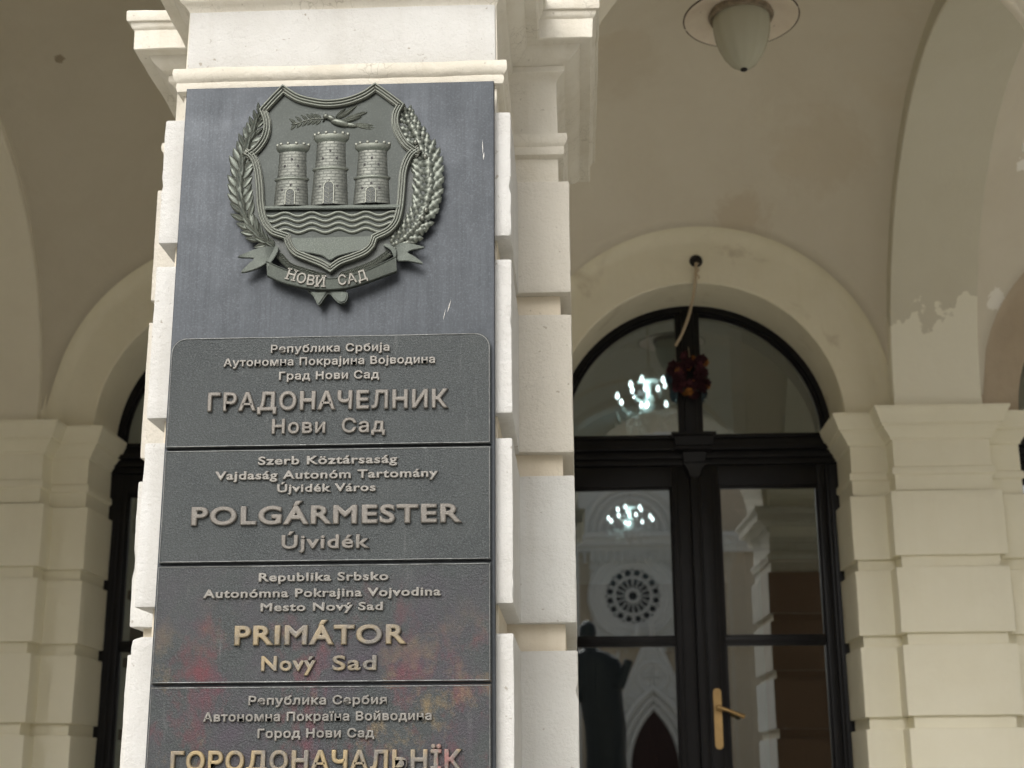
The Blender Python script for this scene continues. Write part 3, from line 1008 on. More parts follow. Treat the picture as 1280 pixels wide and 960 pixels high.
obj('dove_tail', bm, M['emblem'], dv, 50, relief=True)
bm = BM()
tw_ = spline([(432, 186), (400, 184), (360, 192), (312, 208)], 6)
ridge(bm, tw_, 2.4, 0.0238, 0.0265)
for i in range(2, len(tw_) - 1, 3):
    for s in (-1, 1):
        leaf(bm, tw_[i][0], tw_[i][1], PI - 0.1 + s * 0.75, 36, 9, 0.0238, 0.0295)
leaf(bm, 330, 202, PI - 0.2, 32, 8, 0.0238, 0.0295)
obj('olive_twig', bm, M['emblem'], coa, 50, relief=True)
# ribbon
def strip(bm, top, bot, h):
    n = len(top)
    A, B, A2, B2 = [], [], [], []
    for i in range(n):
        hh = h(i / (n - 1))
        A.append(bm.verts.new(EP(*top[i], hh)))
        B.append(bm.verts.new(EP(*bot[i], hh - 0.003)))
        A2.append(bm.verts.new(EP(*top[i], hh - 0.012)))
        B2.append(bm.verts.new(EP(*bot[i], hh - 0.014)))
    for i in range(n - 1):
        bm.faces.new((A[i], A[i + 1], B[i + 1], B[i]))
        bm.faces.new((A2[i], A2[i + 1], A[i + 1], A[i]))
        bm.faces.new((B[i], B[i + 1], B2[i + 1], B2[i]))
        bm.faces.new((A2[i], A2[i + 1], B2[i + 1], B2[i]))
    for i in (0, n - 1):
        bm.faces.new((A[i], B[i], B2[i], A2[i]))
bm = BM()
top = spline([(204, 757), (260, 783), (330, 808), (400, 824), (460, 829), (530, 820), (600, 798), (660, 770), (722, 738)], 5)
bot = spline([(206, 815), (260, 840), (330, 860), (400, 871), (460, 873), (530, 866), (600, 845), (660, 822), (724, 797)], 5)
strip(bm, top, bot, lambda t: 0.034 + 0.010 * math.sin(PI * t))
ridge(bm, offset_line(top, 3, False), 2.4, 0.0335, 0.0357, hs=[0.010 * math.sin(PI * i / (len(top) - 1)) for i in range(len(top))])
ridge(bm, offset_line(bot, -3, False), 2.4, 0.0308, 0.033, hs=[0.010 * math.sin(PI * i / (len(bot) - 1)) for i in range(len(bot))])
rib_ = obj('ribbon', bm, M['emblem_flat'], coa, 40)
def tail(polys, fold):
    bm = BM()
    for poly, lean in polys:
        t = bmesh.new()
        pts = [EP(u, v) for u, v in spline(poly + [poly[0]], 3)[:-1]]
        prism(t, [(p.x, p.z) for p in pts], 0.0, 0.007, 0.0012)
        x0 = EP(lean[0], 740).x
        for v_ in t.verts:                       # the tail sweeps away from the plate towards its tips
            d = abs(v_.co.x - x0) / 0.09
            v_.co.y += 3.212 - (lean[1] + lean[2] * d + 0.004 * math.sin(d * 5))
        merge(bm, t)
    obj('ribbon_tail', bm, M['emblem_flat'], rib_, 35)
tail([([(252, 700), (215, 698), (150, 713), (88, 743), (152, 746), (128, 770), (102, 802), (165, 786), (208, 760), (238, 728)], (250, 0.022, 0.016)),
      ([(206, 757), (226, 728), (240, 700), (252, 705), (246, 730), (222, 766), (207, 790)], (206, 0.034, -0.012))], 0)
tail([([(672, 696), (705, 688), (760, 686), (834, 703), (788, 714), (768, 724), (800, 742), (828, 767), (770, 757), (722, 752), (712, 715)], (700, 0.022, 0.016)),
      ([(722, 738), (722, 718), (708, 700), (680, 690), (672, 698), (700, 716), (712, 742), (722, 780)], (722, 0.034, -0.012))], 0)
bm = BM()
slab(bm, [(400, 866), (520, 866), (500, 884), (420, 884)], 0.014, 0.030)
for poly in ([(365, 868), (400, 875), (455, 873), (440, 892), (414, 926), (398, 905), (388, 888)], [(455, 873), (500, 872), (528, 880), (522, 912), (496, 919), (478, 905), (464, 890)]):
    slab(bm, spline(poly + [poly[0]], 3)[:-1], 0.016, 0.034, 0.003)
obj('ribbon_knot', bm, M['emblem_flat'], rib_, 40)
WORDS = (BM(), BM())
for ch, u, vb, wd, rot in (('Н', 300, 834, 34, 0.33), ('О', 342, 849, 36, 0.24), ('В', 382, 858, 30, 0.15), ('И', 422, 862, 34, 0.05), ('С', 512, 857, 32, -0.12), ('А', 552, 850, 38, -0.25), ('Д', 594, 838, 36, -0.36)):
    c0 = EP(u, vb)
    b = BM()
    t_ = (u - 205) / 518
    letters(b, ch, -wd * 3.2e-4, wd * 3.2e-4, 0.0, 0.0255, 3.212 - (0.0325 + 0.010 * math.sin(PI * t_)), 0.004, 0.03)
    if ch in 'НИ':     # slab serifs
        for sx in (-1, 1):
            for zz in (0.0, 0.0255):
                box(b, sx * wd * 2.3e-4 - 0.0052, sx * wd * 2.3e-4 + 0.0052, 3.212 - 0.0365 - 0.010 * math.sin(PI * t_), 3.182, zz - 0.0012, zz + 0.0018)
    bmesh.ops.transform(b, matrix=Matrix.Translation((c0.x, 0, c0.z)) @ Matrix.Rotation(rot * 0.9, 4, 'Y'), verts=b.verts[:])
    merge(WORDS[u > 470], b)
for bm in WORDS:
    obj('ribbon_lettering', bm, M['emblem_light'], rib_)
# ---------------------------------------------------------------- back wall of the porch
BAYS = [-1.86, 0.70, 3.205]
PILS = [-3.12, -0.5735, 1.953, 4.46]
YB = 7.40
CAPB = [(-0.03, 1.462), (0.0, 1.462), (0.0, 1.548), (0.006, 1.551), (0.014, 1.556), (0.014, 1.582), (0.010, 1.592), (0.0, 1.597), (0.0, 1.738), (0.006, 1.741), (0.012, 1.744), (0.012, 1.752),
        (0.018, 1.760), (0.028, 1.775), (0.042, 1.790), (0.050, 1.806), (0.058, 1.807), (0.058, 1.818), (0.066, 1.820), (0.071, 1.836), (0.080, 1.856), (0.093, 1.884), (0.098, 1.890), (0.100, 1.906), (-0.03, 1.908)]
BBL = [(1.124, 1.463), (0.728, 1.062), (0.315, 0.667), (-0.09, 0.253), (-0.50, -0.155), (-0.72, -0.565)]

def pilaster(cx, label):
    t = thing('wall_pilaster', label, 'pilaster', (cx, 7.4, FLOOR), 'rusticated pilasters on the back wall of the porch')
    bm = BM()
    box(bm, cx - 0.253, cx + 0.253, 7.425, 7.70, FLOOR, 1.47)
    obj('core', bm, M['pilaster_cream'], t)
    bm = BM()
    for i, (z0, z1) in enumerate(BBL):
        box(bm, cx - 0.288, cx + 0.288, YB, 7.58, z0, z1, 0.005, 2, 0.0012, 0.08, 40 + i + cx)
    obj('shaft', bm, M['pilaster_cream'], t, 35)
    bm = BM()
    mould(bm, [(cx - 0.253, 7.425), (cx + 0.253, 7.425), (cx + 0.253, 7.70), (cx - 0.253, 7.70)], CAPB)
    obj('capital', bm, M['pilaster_cream'], t, 30)
    return t
PLBL = ['cream rusticated wall pilaster at the far left with moulded capital', 'cream rusticated wall pilaster hidden behind the front pillar', 'cream rusticated wall pilaster to the right of the door, with moulded capital', 'cream rusticated wall pilaster beyond the right edge of the view']
p0 = pilaster(PILS[0], PLBL[0])
for cx, lb in zip(PILS[1:], PLBL[1:]):
    copy_tree(p0, None, (cx - PILS[0], 0, 0), lb)

def arc(cx, cz, r, z0, n=48):
    """(x, z) along an arch: straight up from z0 to the centre height, then the half circle, right to left"""
    return [(cx + r, z0)] + [(cx + r * math.cos(PI * k / n), cz + r * math.sin(PI * k / n)) for k in range(n + 1)] + [(cx - r, z0)]

def doorway(cx, mat_, label):
    t = thing('door_surround', label, 'doorway', (cx, 7.54, FLOOR), 'arched door surrounds in the back wall')
    # archivolt: inner reveal, flat band, cove out to the vault
    secs = [(0.0, 1.905, 0.785, 7.99), (0.0, 1.905, 0.785, 7.556), (0.0, 1.906, 0.790, 7.550), (0.004, 1.925, 0.90, 7.548), (0.008, 1.95, 0.965, 7.546), (0.010, 1.96, 0.985, 7.538), (0.012, 1.966, 1.005, 7.518), (0.014, 1.97, 1.022, 7.490), (0.015, 1.972, 1.032, 7.455), (0.015, 1.974, 1.036, 7.425), (0.015, 1.976, 1.08, 7.415)]
    bm = BM()
    rows = [[bm.verts.new((x, yy, z)) for x, z in arc(cx + dx, cz, r, 1.900)] for dx, cz, r, yy in secs]
    for A, B in zip(rows, rows[1:]):
        for i in range(len(A) - 1):
            bm.faces.new((A[i], A[i + 1], B[i + 1], B[i]))
    obj('archivolt', bm, mat_, t, 40)
    for s in (-1, 1):
        def bx(bm, a, b, *r, **k):
            box(bm, min(cx + s * a, cx + s * b), max(cx + s * a, cx + s * b), *r, **k)
        bm = BM()
        bx(bm, 0.803, 1.2, 7.568, 7.985, FLOOR, 1.47)
        jb = obj('jamb', bm, M['pilaster_cream'], t)
        bm = BM()
        for i, (z0, z1) in enumerate(BBL):
            bx(bm, 0.780, 1.15, 7.540, 7.975, z0 - 0.001, z1 + 0.001, bev=0.005, seg=2, rough=0.0012, step=0.08, seed=60 + i + s)
        obj('jamb_blocks', bm, M['pilaster_cream'], jb, 35)
        bm = BM()
        xa, xb = sorted((cx + s * 0.803, cx + s * 1.2))
        mould(bm, [(xa, 7.568), (xb, 7.568), (xb, 7.985), (xa, 7.985)], [(p_ * 0.96, z) for p_, z in CAPB])
        obj('jamb_capital', bm, M['pilaster_cream'], jb, 30)
    return t
doorway(BAYS[0], M['wall_cream'], 'arched surround of the left door, mostly hidden by the plaque pillar')
doorway(BAYS[1], M['wall_cream'], 'pale arched surround over the black glazed door')
doorway(BAYS[2], M['wall_bare'], 'arched surround at the right edge with bare brownish plaster')
# wall plane behind the archivolts (closes the wall up to the vault)
bm = BM()
arch_wall(bm, -6.8, 6.0, 7.60, 7.98, 1.9, 4.6, [(c, 0.80) for c in BAYS])
pw = thing('porch_wall', 'cream back wall of the porch above the doors', 'wall', (0, 7.6, FLOOR))
obj('wall', bm, M['wall_cream'], pw)
for xa, xb in ((-6.8, BAYS[0] - .85), (BAYS[0] + .85, BAYS[1] - .85), (BAYS[1] + .85, BAYS[2] - .85), (BAYS[2] + .85, 6.0)):
    bm = BM()
    box(bm, xa, xb, 7.62, 7.97, FLOOR, 1.899)
    obj('lower_wall', bm, M['pilaster_cream'], pw)
bm = BM()
box(bm, -4.6, -4.4, 4.5, 7.6, FLOOR, 4.4)
tag(obj('end_wall', bm, M['wall_cream']), 'plain wall closing the left end of the porch, out of view', 'wall')

# ---------------------------------------------------------------- vaults and cross arches
VC_Y, VC_Z, VR = 5.95, 1.965, 1.800
def vault(cx, hw0, hw1, label, mat_='vault'):
    bm = BM()
    nx, ny = 56, 72
    g = []
    for j in range(ny + 1):
        y = 4.47 + (7.435 - 4.47) * j / ny
        row = []
        for i in range(nx + 1):
            x = cx - hw0 + (hw0 + hw1) * i / nx
            q = VR * VR - (x - cx - 0.015) ** 2 - (y - VC_Y) ** 2
            row.append(bm.verts.new((x, y, VC_Z + math.sqrt(max(q, 0.0004)))))
        g.append(row)
    for j in range(ny):
        for i in range(nx):
            bm.faces.new((g[j][i], g[j][i + 1], g[j + 1][i + 1], g[j + 1][i]))
    for f in bm.faces:
        f.smooth = True
    o = obj('vault', bm, M[mat_], None, 180)
    sol = o.modifiers.new('thick', 'SOLIDIFY')
    sol.thickness = 0.06
    sol.offset = 1.0
    return tag(o, label, 'vaulted ceiling', 'domed vault bays of the porch ceiling')
vault(BAYS[0], 1.06, 1.08, 'dim domed vault bay to the left of the plaque pillar', 'vault_shaded')
vault(BAYS[1], 1.06, 1.04, 'beige domed vault bay that carries the hanging lamp')
vault(BAYS[2], 1.04, 1.05, 'domed vault bay at the far right edge with flaking paint')

def cross_arch(cx, mat_, label):
    bm = BM()
    n = 56
    rows = []
    for xx, rr in ((cx - 0.240, 1.52), (cx - 0.240, 1.425), (cx - 0.234, 1.418), (cx + 0.216, 1.418), (cx + 0.222, 1.425), (cx + 0.222, 1.52)):
        rows.append([bm.verts.new((xx, VC_Y + (rr) * math.cos(PI * k / n), 1.955 + rr * math.sin(PI * k / n))) for k in range(n + 1)])
    for A, B in zip(rows, rows[1:]):
        for k in range(n):
            bm.faces.new((A[k], A[k + 1], B[k + 1], B[k]))
    # feet
    for yy0, yy1 in ((7.368, 7.60), (4.30, 4.532)):
        box(bm, cx - 0.2395, cx + 0.2215, yy0, yy1, 1.9065, 1.958)
    o = obj('cross_arch', bm, mat_, None, 35)
    return tag(o, label, 'arch', 'cross arches between the vault bays')
cross_arch(PILS[0], M['rib_plain'], 'smooth plastered cross arch springing from the far left pilaster')
cross_arch(PILS[1], M['rib_plain'], 'cross arch behind the plaque pillar, hidden by it')
cross_arch(PILS[2], M['rib'], 'cross arch right of the door with a pale repainted patch at its foot')
cross_arch(PILS[3], M['rib_plain'], 'cross arch beyond the right edge of the view')

# ---------------------------------------------------------------- doors
def pane(parent, x0, x1, y, z0, z1, name='glass_pane'):
    bm = BM()
    box(bm, x0, x1, y, y + 0.004, z0, z1)
    return obj(name, bm, M['glass'], parent)

LEAVES = []
def door(cx, label):
    t = thing('glazed_door', label, 'door', (cx, 7.97, FLOOR), 'arched black double doors')
    Y0 = 7.95
    ZC = 1.900
    # fixed frame
    bm = BM()
    for r0, r1, y0, y1 in ((0.748, 0.80, Y0, 8.05), (0.728, 0.750, Y0 + 0.022, 8.03)):
        rows = []
        for r, yy in ((r1, y0), (r0 + 0.006, y0), (r0, y0 + 0.008), (r0, y1), (r1, y1)):
            rows.append([bm.verts.new((x, yy, z)) for x, z in arc(cx, ZC, r, ZC - 0.01)])
        rows.append(rows[0])
        for A, B in zip(rows, rows[1:]):
            for i in range(len(A) - 1):
                bm.faces.new((A[i], A[i + 1], B[i + 1], B[i]))
    for s in (-1, 1):
        for a, b, y0 in ((0.755, 0.83, Y0 + 0.012), (0.735, 0.757, Y0)):
            x0, x1 = sorted((cx + s * a, cx + s * b))
            box(bm, x0, x1, y0, 8.05, FLOOR, ZC, 0.004)
    fr = obj('door_frame', bm, M['black_paint'], t, 35)
    bm = BM()
    mx = cx - 0.012
    box(bm, mx - 0.070, mx + 0.070, Y0 + 0.005, 8.04, ZC - 0.005, ZC + 0.765, 0.006)
    box(bm, mx - 0.036, mx + 0.036, Y0 - 0.018, 8.0, ZC - 0.005, ZC + 0.755, 0.006)
    obj('mullion', bm, M['black_paint'], t, 35)
    # transom: stepped mouldings with a keystone bracket
    bm = BM()
    for z0, z1, y0 in ((1.885, 1.905, Y0 - 0.045), (1.835, 1.886, Y0 - 0.030), (1.812, 1.836, Y0 - 0.062), (1.770, 1.813, Y0 - 0.028), (1.735, 1.771, Y0 - 0.012)):
        box(bm, cx - 0.80, cx + 0.80, y0, 8.06, z0, z1, 0.004)
    tr = obj('transom', bm, M['black_paint'], t, 35)
    bm = BM()
    prof = [(0.125, 1.910, 0.092), (0.125, 1.896, 0.092), (0.112, 1.886, 0.080), (0.104, 1.836, 0.074), (0.112, 1.826, 0.095), (0.106, 1.808, 0.095), (0.066, 1.796, 0.070), (0.058, 1.742, 0.055), (0.064, 1.735, 0.064), (0.060, 1.726, 0.062), (0.040, 1.705, 0.052), (0.030, 1.672, 0.04), (0.012, 1.655, 0.025)]
    rings = []
    for hw, z, pr in prof:
        rings.append([bm.verts.new(q) for q in ((mx + 0.006 - hw, 8.0, z), (mx + 0.006 - hw, Y0 - pr, z), (mx + 0.006 + hw, Y0 - pr, z), (mx + 0.006 + hw, 8.0, z))])
    for A, B in zip(rings, rings[1:]):
        for k in range(4):
            bm.faces.new((A[k], A[(k + 1) % 4], B[(k + 1) % 4], B[k]))
    bm.faces.new(rings[0]); bm.faces.new(rings[-1])
    obj('keystone_bracket', bm, M['black_paint'], tr, 35)
    # fanlight glass
    for s in (-1, 1):
        bm = BM()
        a0 = math.acos(0.07 / 0.745)
        x_in = mx + s * 0.068
        pts = [(x_in, 1.90), (cx + s * 0.743, 1.90)] + [(cx + s * 0.743 * math.cos(a), ZC + 0.743 * math.sin(a)) for a in [a0 * i / 20 for i in range(1, 21)]]
        pts[-1] = (x_in, pts[-1][1])
        prism(bm, pts, 7.985, 7.989)
        obj('fanlight_pane', bm, M['glass'], t)
    # leaves
    for s in (-1, 1):
        bm = BM()
        def bx(a, b, y0, y1, z0, z1, bev=0.004):
            x0, x1 = sorted((cx - 0.006 + s * a, cx - 0.006 + s * b))
            box(bm, x0, x1, y0, y1, z0, z1, bev)
        gi, go = 0.131, 0.690
        zt, zb = 1.612, -0.30
        bx(0.003, gi, Y0 + 0.004, 8.02, FLOOR + 0.01, 1.734)           # meeting stile
        bx(0.030, gi - 0.03, Y0 - 0.006, 8.0, FLOOR + 0.05, 1.70)
        bx(go, 0.738, Y0 + 0.004, 8.02, FLOOR + 0.01, 1.734)           # hinge stile
        bx(gi - 0.001, go + 0.001, Y0 + 0.006, 8.018, zt, 1.733)        # top rail
        bx(gi - 0.001, go + 0.001, Y0 + 0.006, 8.018, FLOOR + 0.012, zb)  # bottom panel
        bx(gi + 0.08, go - 0.08, Y0 - 0.008, 8.0, FLOOR + 0.10, zb - 0.08, 0.012)
        bx(gi - 0.001, go + 0.001, Y0 + 0.014, 8.01, 0.732, 0.768)      # glazing bar
        # putty bead round each pane
        for (z0, z1) in ((0.768, zt), (zb, 0.732)):
            bx(gi, gi + 0.012, Y0 + 0.016, 8.0, z0, z1, 0.003)
            bx(go - 0.012, go, Y0 + 0.016, 8.0, z0, z1, 0.003)
            bx(gi, go, Y0 + 0.016, 8.0, z1 - 0.012, z1 + 0.001, 0.003)
            bx(gi, go, Y0 + 0.016, 8.0, z0 - 0.001, z0 + 0.012, 0.003)
        lf = obj('door_leaf', bm, M['black_paint'], t, 35)
        LEAVES.append(lf)
        for (z0, z1) in ((0.765, zt + 0.004), (zb - 0.004, 0.735)):
            x0, x1 = sorted((cx - 0.006 + s * (gi - 0.004), cx - 0.006 + s * (go + 0.004)))
            pane(lf, x0, x1, 7.985, z0, z1)
        if s == 1:
            hx = cx + 0.066
            bm = BM()
            pts = [(hx - 0.022, 0.19)] + [(hx + 0.022 * math.cos(a), 0.19 + 0.022 * math.sin(a)) for a in [PI + PI * i / 10 for i in range(1, 10)]] + [(hx + 0.022, 0.19)] + [(hx + 0.022 * math.cos(a), 0.468 + 0.022 * math.sin(a)) for a in [PI * i / 10 for i in range(11)]]
            prism(bm, pts, Y0 - 0.011, Y0 - 0.003, 0.002)
            hp = obj('handle_plate', bm, M['brass'], lf, 35)
        else:
            bm = BM()
            box(bm, cx - 0.006 - 0.026, cx - 0.006 + 0.026, Y0 - 0.020, 7.99, FLOOR + 0.02, 1.725, 0.007)
            obj('astragal', bm, M['black_paint'], lf, 35)
    bm = BM()
    tube(bm, [(hx, Y0 - 0.006, 0.385), (hx, Y0 - 0.05, 0.385)], 0.011, 12)
    ball(bm, Vector((hx, Y0 - 0.05, 0.385)), 0.015, 0.012, 0.015, 12)
    tube(bm, [(hx, Y0 - 0.052, 0.385), (hx + 0.04, Y0 - 0.056, 0.374), (hx + 0.10, Y0 - 0.058, 0.350), (hx + 0.135, Y0 - 0.052, 0.337)], 0.011, 12, taper=[1, 0.9, 1.0, 1.15])
    lever = obj('door_handle', bm, M['brass'], LEAVES[-1], 50)
    bm = BM()
    tube(bm, [(hx, Y0 - 0.009, 0.265), (hx, Y0 - 0.016, 0.265)], 0.010, 12)
    obj('lock_cylinder', bm, M['brass'], LEAVES[-1], 50)
    # the right leaf is not quite shut: it turns on its hinges by half a degree
    ang = math.radians(1.05)
    hinge = Vector((0.735, 0.05, 0))
    for lf in LEAVES[-1:]:
        rot = Matrix.Rotation(ang, 4, 'Z')
        mt = Matrix.Translation(hinge) @ rot @ Matrix.Translation(-hinge)
        lf.data.transform(mt)
        for ch in lf.children:
            ch.data.transform(mt)
    return t
d0 = door(BAYS[1], 'black arched double door with brass handle, its glass mirroring a church')
copy_tree(d0, None, (BAYS[0] - BAYS[1], 0, 0), 'black arched door left of the plaque pillar, only a dark strip showing')
copy_tree(d0, None, (BAYS[2] - BAYS[1], 0, 0), 'black arched door beyond the right pilaster, its fanlight edge just showing')

# ---------------------------------------------------------------- lamp, cable, wreath
LX, LY = 0.775, 5.60
t = thing('ceiling_lamp', 'old lamp with round enamel reflector and ribbed glass hanging from the vault', 'lamp', (LX, LY, 3.22))
bm = BM()
lathe(bm, [(0.10, 3.262), (0.13, 3.262), (0.19, 3.250), (0.240, 3.226), (0.250, 3.218), (0.250, 3.214), (0.243, 3.213), (0.236, 3.218), (0.19, 3.238), (0.13, 3.246), (0.10, 3.244), (0.10, 3.262)], LX, LY, 64)
obj('reflector', bm, M['lamp_enamel'], t, 40)
bm = BM()
tube(bm, [(LX + 0.25 * math.cos(2 * PI * i / 64), LY + 0.25 * math.sin(2 * PI * i / 64), 3.2155) for i in range(64)], 0.0035, 6, True)
obj('reflector_edge', bm, M['rust'], t, 60)
bm = BM()
lathe(bm, [(0.0005, 3.42), (0.05, 3.42), (0.075, 3.39), (0.085, 3.33), (0.115, 3.30), (0.135, 3.262), (0.135, 3.240), (0.128, 3.222), (0.122, 3.222), (0.122, 3.25), (0.0005, 3.25)], LX, LY, 48)
obj('lamp_housing', bm, M['lamp_metal'], t, 40)
bm = BM()
prof = [(0.120, 3.226), (0.124, 3.200), (0.123, 3.165), (0.117, 3.125), (0.104, 3.080), (0.084, 3.035), (0.058, 2.998), (0.030, 2.977), (0.006, 2.970)]
rings = lathe(bm, prof, LX, LY, 96)
for ring in rings[1:-1]:
    for k, v in enumerate(ring):
        d = Vector((v.co.x - LX, v.co.y - LY, 0))
        v.co += d * (0.012 if k % 8 < 4 else -0.006)
gl_ = obj('glass_globe', bm, M['lamp_glass'], t, 60)
bm = BM()
lathe(bm, [(0.136, 3.240), (0.142, 3.226), (0.137, 3.212), (0.126, 3.210), (0.122, 3.224)], LX, LY, 48)
obj('globe_rim', bm, M['lamp_collar'], t, 60)
bm = BM()
ball(bm, Vector((LX, LY, 2.968)), 0.016, 0.016, 0.008, 12)
obj('drain_cap', bm, M['dark_hole'], t, 60)
bm = BM()
tube(bm, [(LX, LY, 3.40), (LX, LY, 3.76)], 0.014, 12)
lathe(bm, [(0.014, 3.66), (0.06, 3.70), (0.07, 3.78)], LX, LY, 24)
obj('suspension_rod', bm, M['lamp_metal'], t, 50)

bm = BM()
pts = spline([(0.716, 2.800), (0.712, 2.745), (0.700, 2.640), (0.672, 2.520), (0.630, 2.410), (0.588, 2.335)], 8)
tube(bm, [(x, 7.53 - 0.03 * math.sin(PI * min(1, i / 18)) + 0.0015 * i, z) for i, (x, z) in enumerate(pts)], 0.0085, 8)
tube(bm, [(0.716 + 0.013 * math.cos(i * 0.9), 7.515 + 0.011 * math.sin(i * 0.9), 2.795 - i * 0.006) for i in range(16)], 0.004, 6)
cb = obj('loose_cable', bm, M['cord'], None, 60)
tag(cb, 'loose beige cable hanging out of a black hole above the door', 'cable')
bm = BM()
rings = []
n = 24
for i in range(n):
    a = 2 * PI * i / n
    rings.append([bm.verts.new((0.718 + (0.026 + 0.011 * math.cos(b)) * math.cos(a), 7.548 + 0.013 * math.sin(b) * -1, 2.818 + (0.026 + 0.011 * math.cos(b)) * math.sin(a))) for b in [2 * PI * k / 10 for k in range(10)]])
for i in range(n):
    for k in range(10):
        bm.faces.new((rings[i][k], rings[i][(k + 1) % 10], rings[(i + 1) % n][(k + 1) % 10], rings[(i + 1) % n][k]))
obj('cable_bushing', bm, M['dark_hole'], cb, 60)
bm = BM()
prism(bm, [(0.718 + 0.024 * math.cos(a), 2.818 + 0.024 * math.sin(a)) for a in [2 * PI * i / 20 for i in range(20)]], 7.543, 7.56)
obj('cable_hole', bm, M['dark_hole'], cb)

WX, WY, WZ = 0.688, 7.895, 2.248
t = thing('flower_wreath', 'small wreath of dark red and gold dried flowers on the fanlight mullion', 'wreath', (WX, WY, WZ))
bm = BM()
rr = random.Random(11)
def petals(n, r, cup, seed):
    q = random.Random(seed)
    b = BM()
    for layer in range(3):
        for i in range(n):
            a = 2 * PI * (i + 0.5 * layer) / n + q.uniform(-.15, .15)
            L_ = r * (1 - 0.25 * layer)
            up = cup * (0.25 + 0.4 * layer)
            c = Vector((math.cos(a), 0, math.sin(a)))
            s_ = Vector((-math.sin(a), 0, math.cos(a)))
            v0 = b.verts.new(c * 0.1 * L_)
            v1 = b.verts.new(c * 0.6 * L_ + s_ * 0.34 * L_ + Vector((0, -up * .6, 0)))
            v2 = b.verts.new(c * L_ + Vector((0, -up * q.uniform(.7, 1.3), 0)))
            v3 = b.verts.new(c * 0.6 * L_ - s_ * 0.34 * L_ + Vector((0, -up * .6, 0)))
            v4 = b.verts.new(c * 0.62 * L_ + Vector((0, -up * .3, 0)))
            b.faces.new((v0, v1, v4)); b.faces.new((v1, v2, v4)); b.faces.new((v2, v3, v4)); b.faces.new((v3, v0, v4))
    ball(b, Vector((0, -cup * .5, 0)), r * .22, cup * .4, r * .22, 8)
    return b
pts = [(WX + 0.078 * math.cos(a), WY, WZ + 0.082 * math.sin(a)) for a in [2 * PI * i / 28 for i in range(28)]]
tube(bm, pts, 0.024, 8, True)
obj('wreath_ring', bm, M['leaf_dark'], t, 60)
protos = []
for nm, mm, s_ in (('red_flower', 'petal_dark', 0.034), ('pink_flower', 'petal_pink', 0.030), ('gold_flower', 'petal_gold', 0.024)):
    b = petals(6, s_, s_ * 0.6, len(nm))
    me = bpy.data.meshes.new(nm)
    b.to_mesh(me); b.free()
    me.materials.append(M[mm])
    protos.append((nm, me))
for i in range(58):
    a = rr.uniform(0, 2 * PI)
    ph = rr.uniform(0, PI)                    # over the front half of the ring
    R_ = 0.080 + 0.036 * math.cos(ph)
    c = Vector((R_ * math.cos(a), -0.034 * math.sin(ph) - 0.006, R_ * math.sin(a) * 1.04))
    k = rr.choices((0, 1, 2), (0.6, 0.25, 0.15))[0]
    o = bpy.data.objects.new(protos[k][0], protos[k][1])
    COL.objects.link(o)
    o.parent = t
    o.location = c
    o.rotation_euler = (rr.uniform(-.5, .5) - c.z * 4, rr.uniform(0, 6), rr.uniform(-.5, .5) + c.x * 4)
    s_ = rr.uniform(0.8, 1.15)
    o.scale = (s_, s_, s_)
bm = BM()
tube(bm, [(WX + 0.004, WY + 0.01, WZ + 0.09), (WX + 0.002, 7.925, 2.40), (WX, 7.93, 2.43)], 0.0022, 6)
obj('hanging_string', bm, M['cord'], t)
# ---------------------------------------------------------------- entrance hall behind the glass
t = thing('entrance_hall', 'dim grey hall with arches seen through the door glass', 'interior', (0.7, 8.2, FLOOR))
bm = BM()
HX0, HX1, HZ, HY = -2.4, 3.8, 5.7, 27.0
box(bm, HX0 - 0.2, HX0, 7.99, HY, FLOOR, HZ)
box(bm, HX1, HX1 + 0.2, 7.99, HY, FLOOR, HZ)
box(bm, HX0, HX1, HY, HY + 0.2, FLOOR, HZ)
box(bm, HX0 - 0.2, HX1 + 0.2, 7.985, HY + 0.2, HZ, HZ + 0.2)
box(bm, HX0, HX1, 7.985, 8.05, 3.0, HZ)
obj('hall_walls', bm, M['hall_wall'], t)
bm = BM()
box(bm, HX0, HX1, 8.2, HY, FLOOR - 0.2, FLOOR + 0.002)
obj('hall_floor', bm, M['hall_floor'], t)
for nm, y0, y1, c, r, zs in (('near_arch', 12.5, 13.0, 0.75, 1.30, 3.25), ('far_arch', 18.6, 19.1, 0.85, 1.18, 3.85)):
    bm = BM()
    pts = [(HX0, zs)] + [(c + r * math.cos(PI - PI * k / 40), zs + r * math.sin(PI - PI * k / 40)) for k in range(41)] + [(HX1, zs), (HX1, HZ), (HX0, HZ)]
    prism(bm, pts, y0, y1)
    box(bm, HX0, c - r - 0.02, y0, y1, FLOOR, zs)
    box(bm, c + r + 0.02, HX1, y0, y1, FLOOR, zs)
    pt = obj('hall_arch', bm, M['hall_wall'], t)
    bm = BM()
    prof = [(0.0, zs - 0.36), (0.0, zs - 0.2), (0.02, zs - 0.19), (0.03, zs - 0.13), (0.08, zs - 0.09), (0.09, zs - 0.04), (0.12, zs - 0.03), (0.12, zs + 0.003)]
    for xa, xb in ((HX0 + 0.01, c - r - 0.02), (c + r + 0.02, HX1 - 0.01)):
        mould(bm, [(xa, y0 + 0.01), (xb, y0 + 0.01), (xb, y1 - 0.01), (xa, y1 - 0.01)], prof)
    obj('arch_impost', bm, M['hall_trim'], pt, 30)
    bm = BM()
    tube(bm, [(c + (r + 0.22) * math.cos(PI * k / 40), y0 - 0.0, zs + (r + 0.22) * math.sin(PI * k / 40)) for k in range(41)], 0.03, 8)
    obj('arch_moulding', bm, M['hall_trim'], pt, 60)
bm = BM()
box(bm, -1.6, 3.3, HY - 0.15, HY - 0.02, FLOOR, 3.6, 0.01)
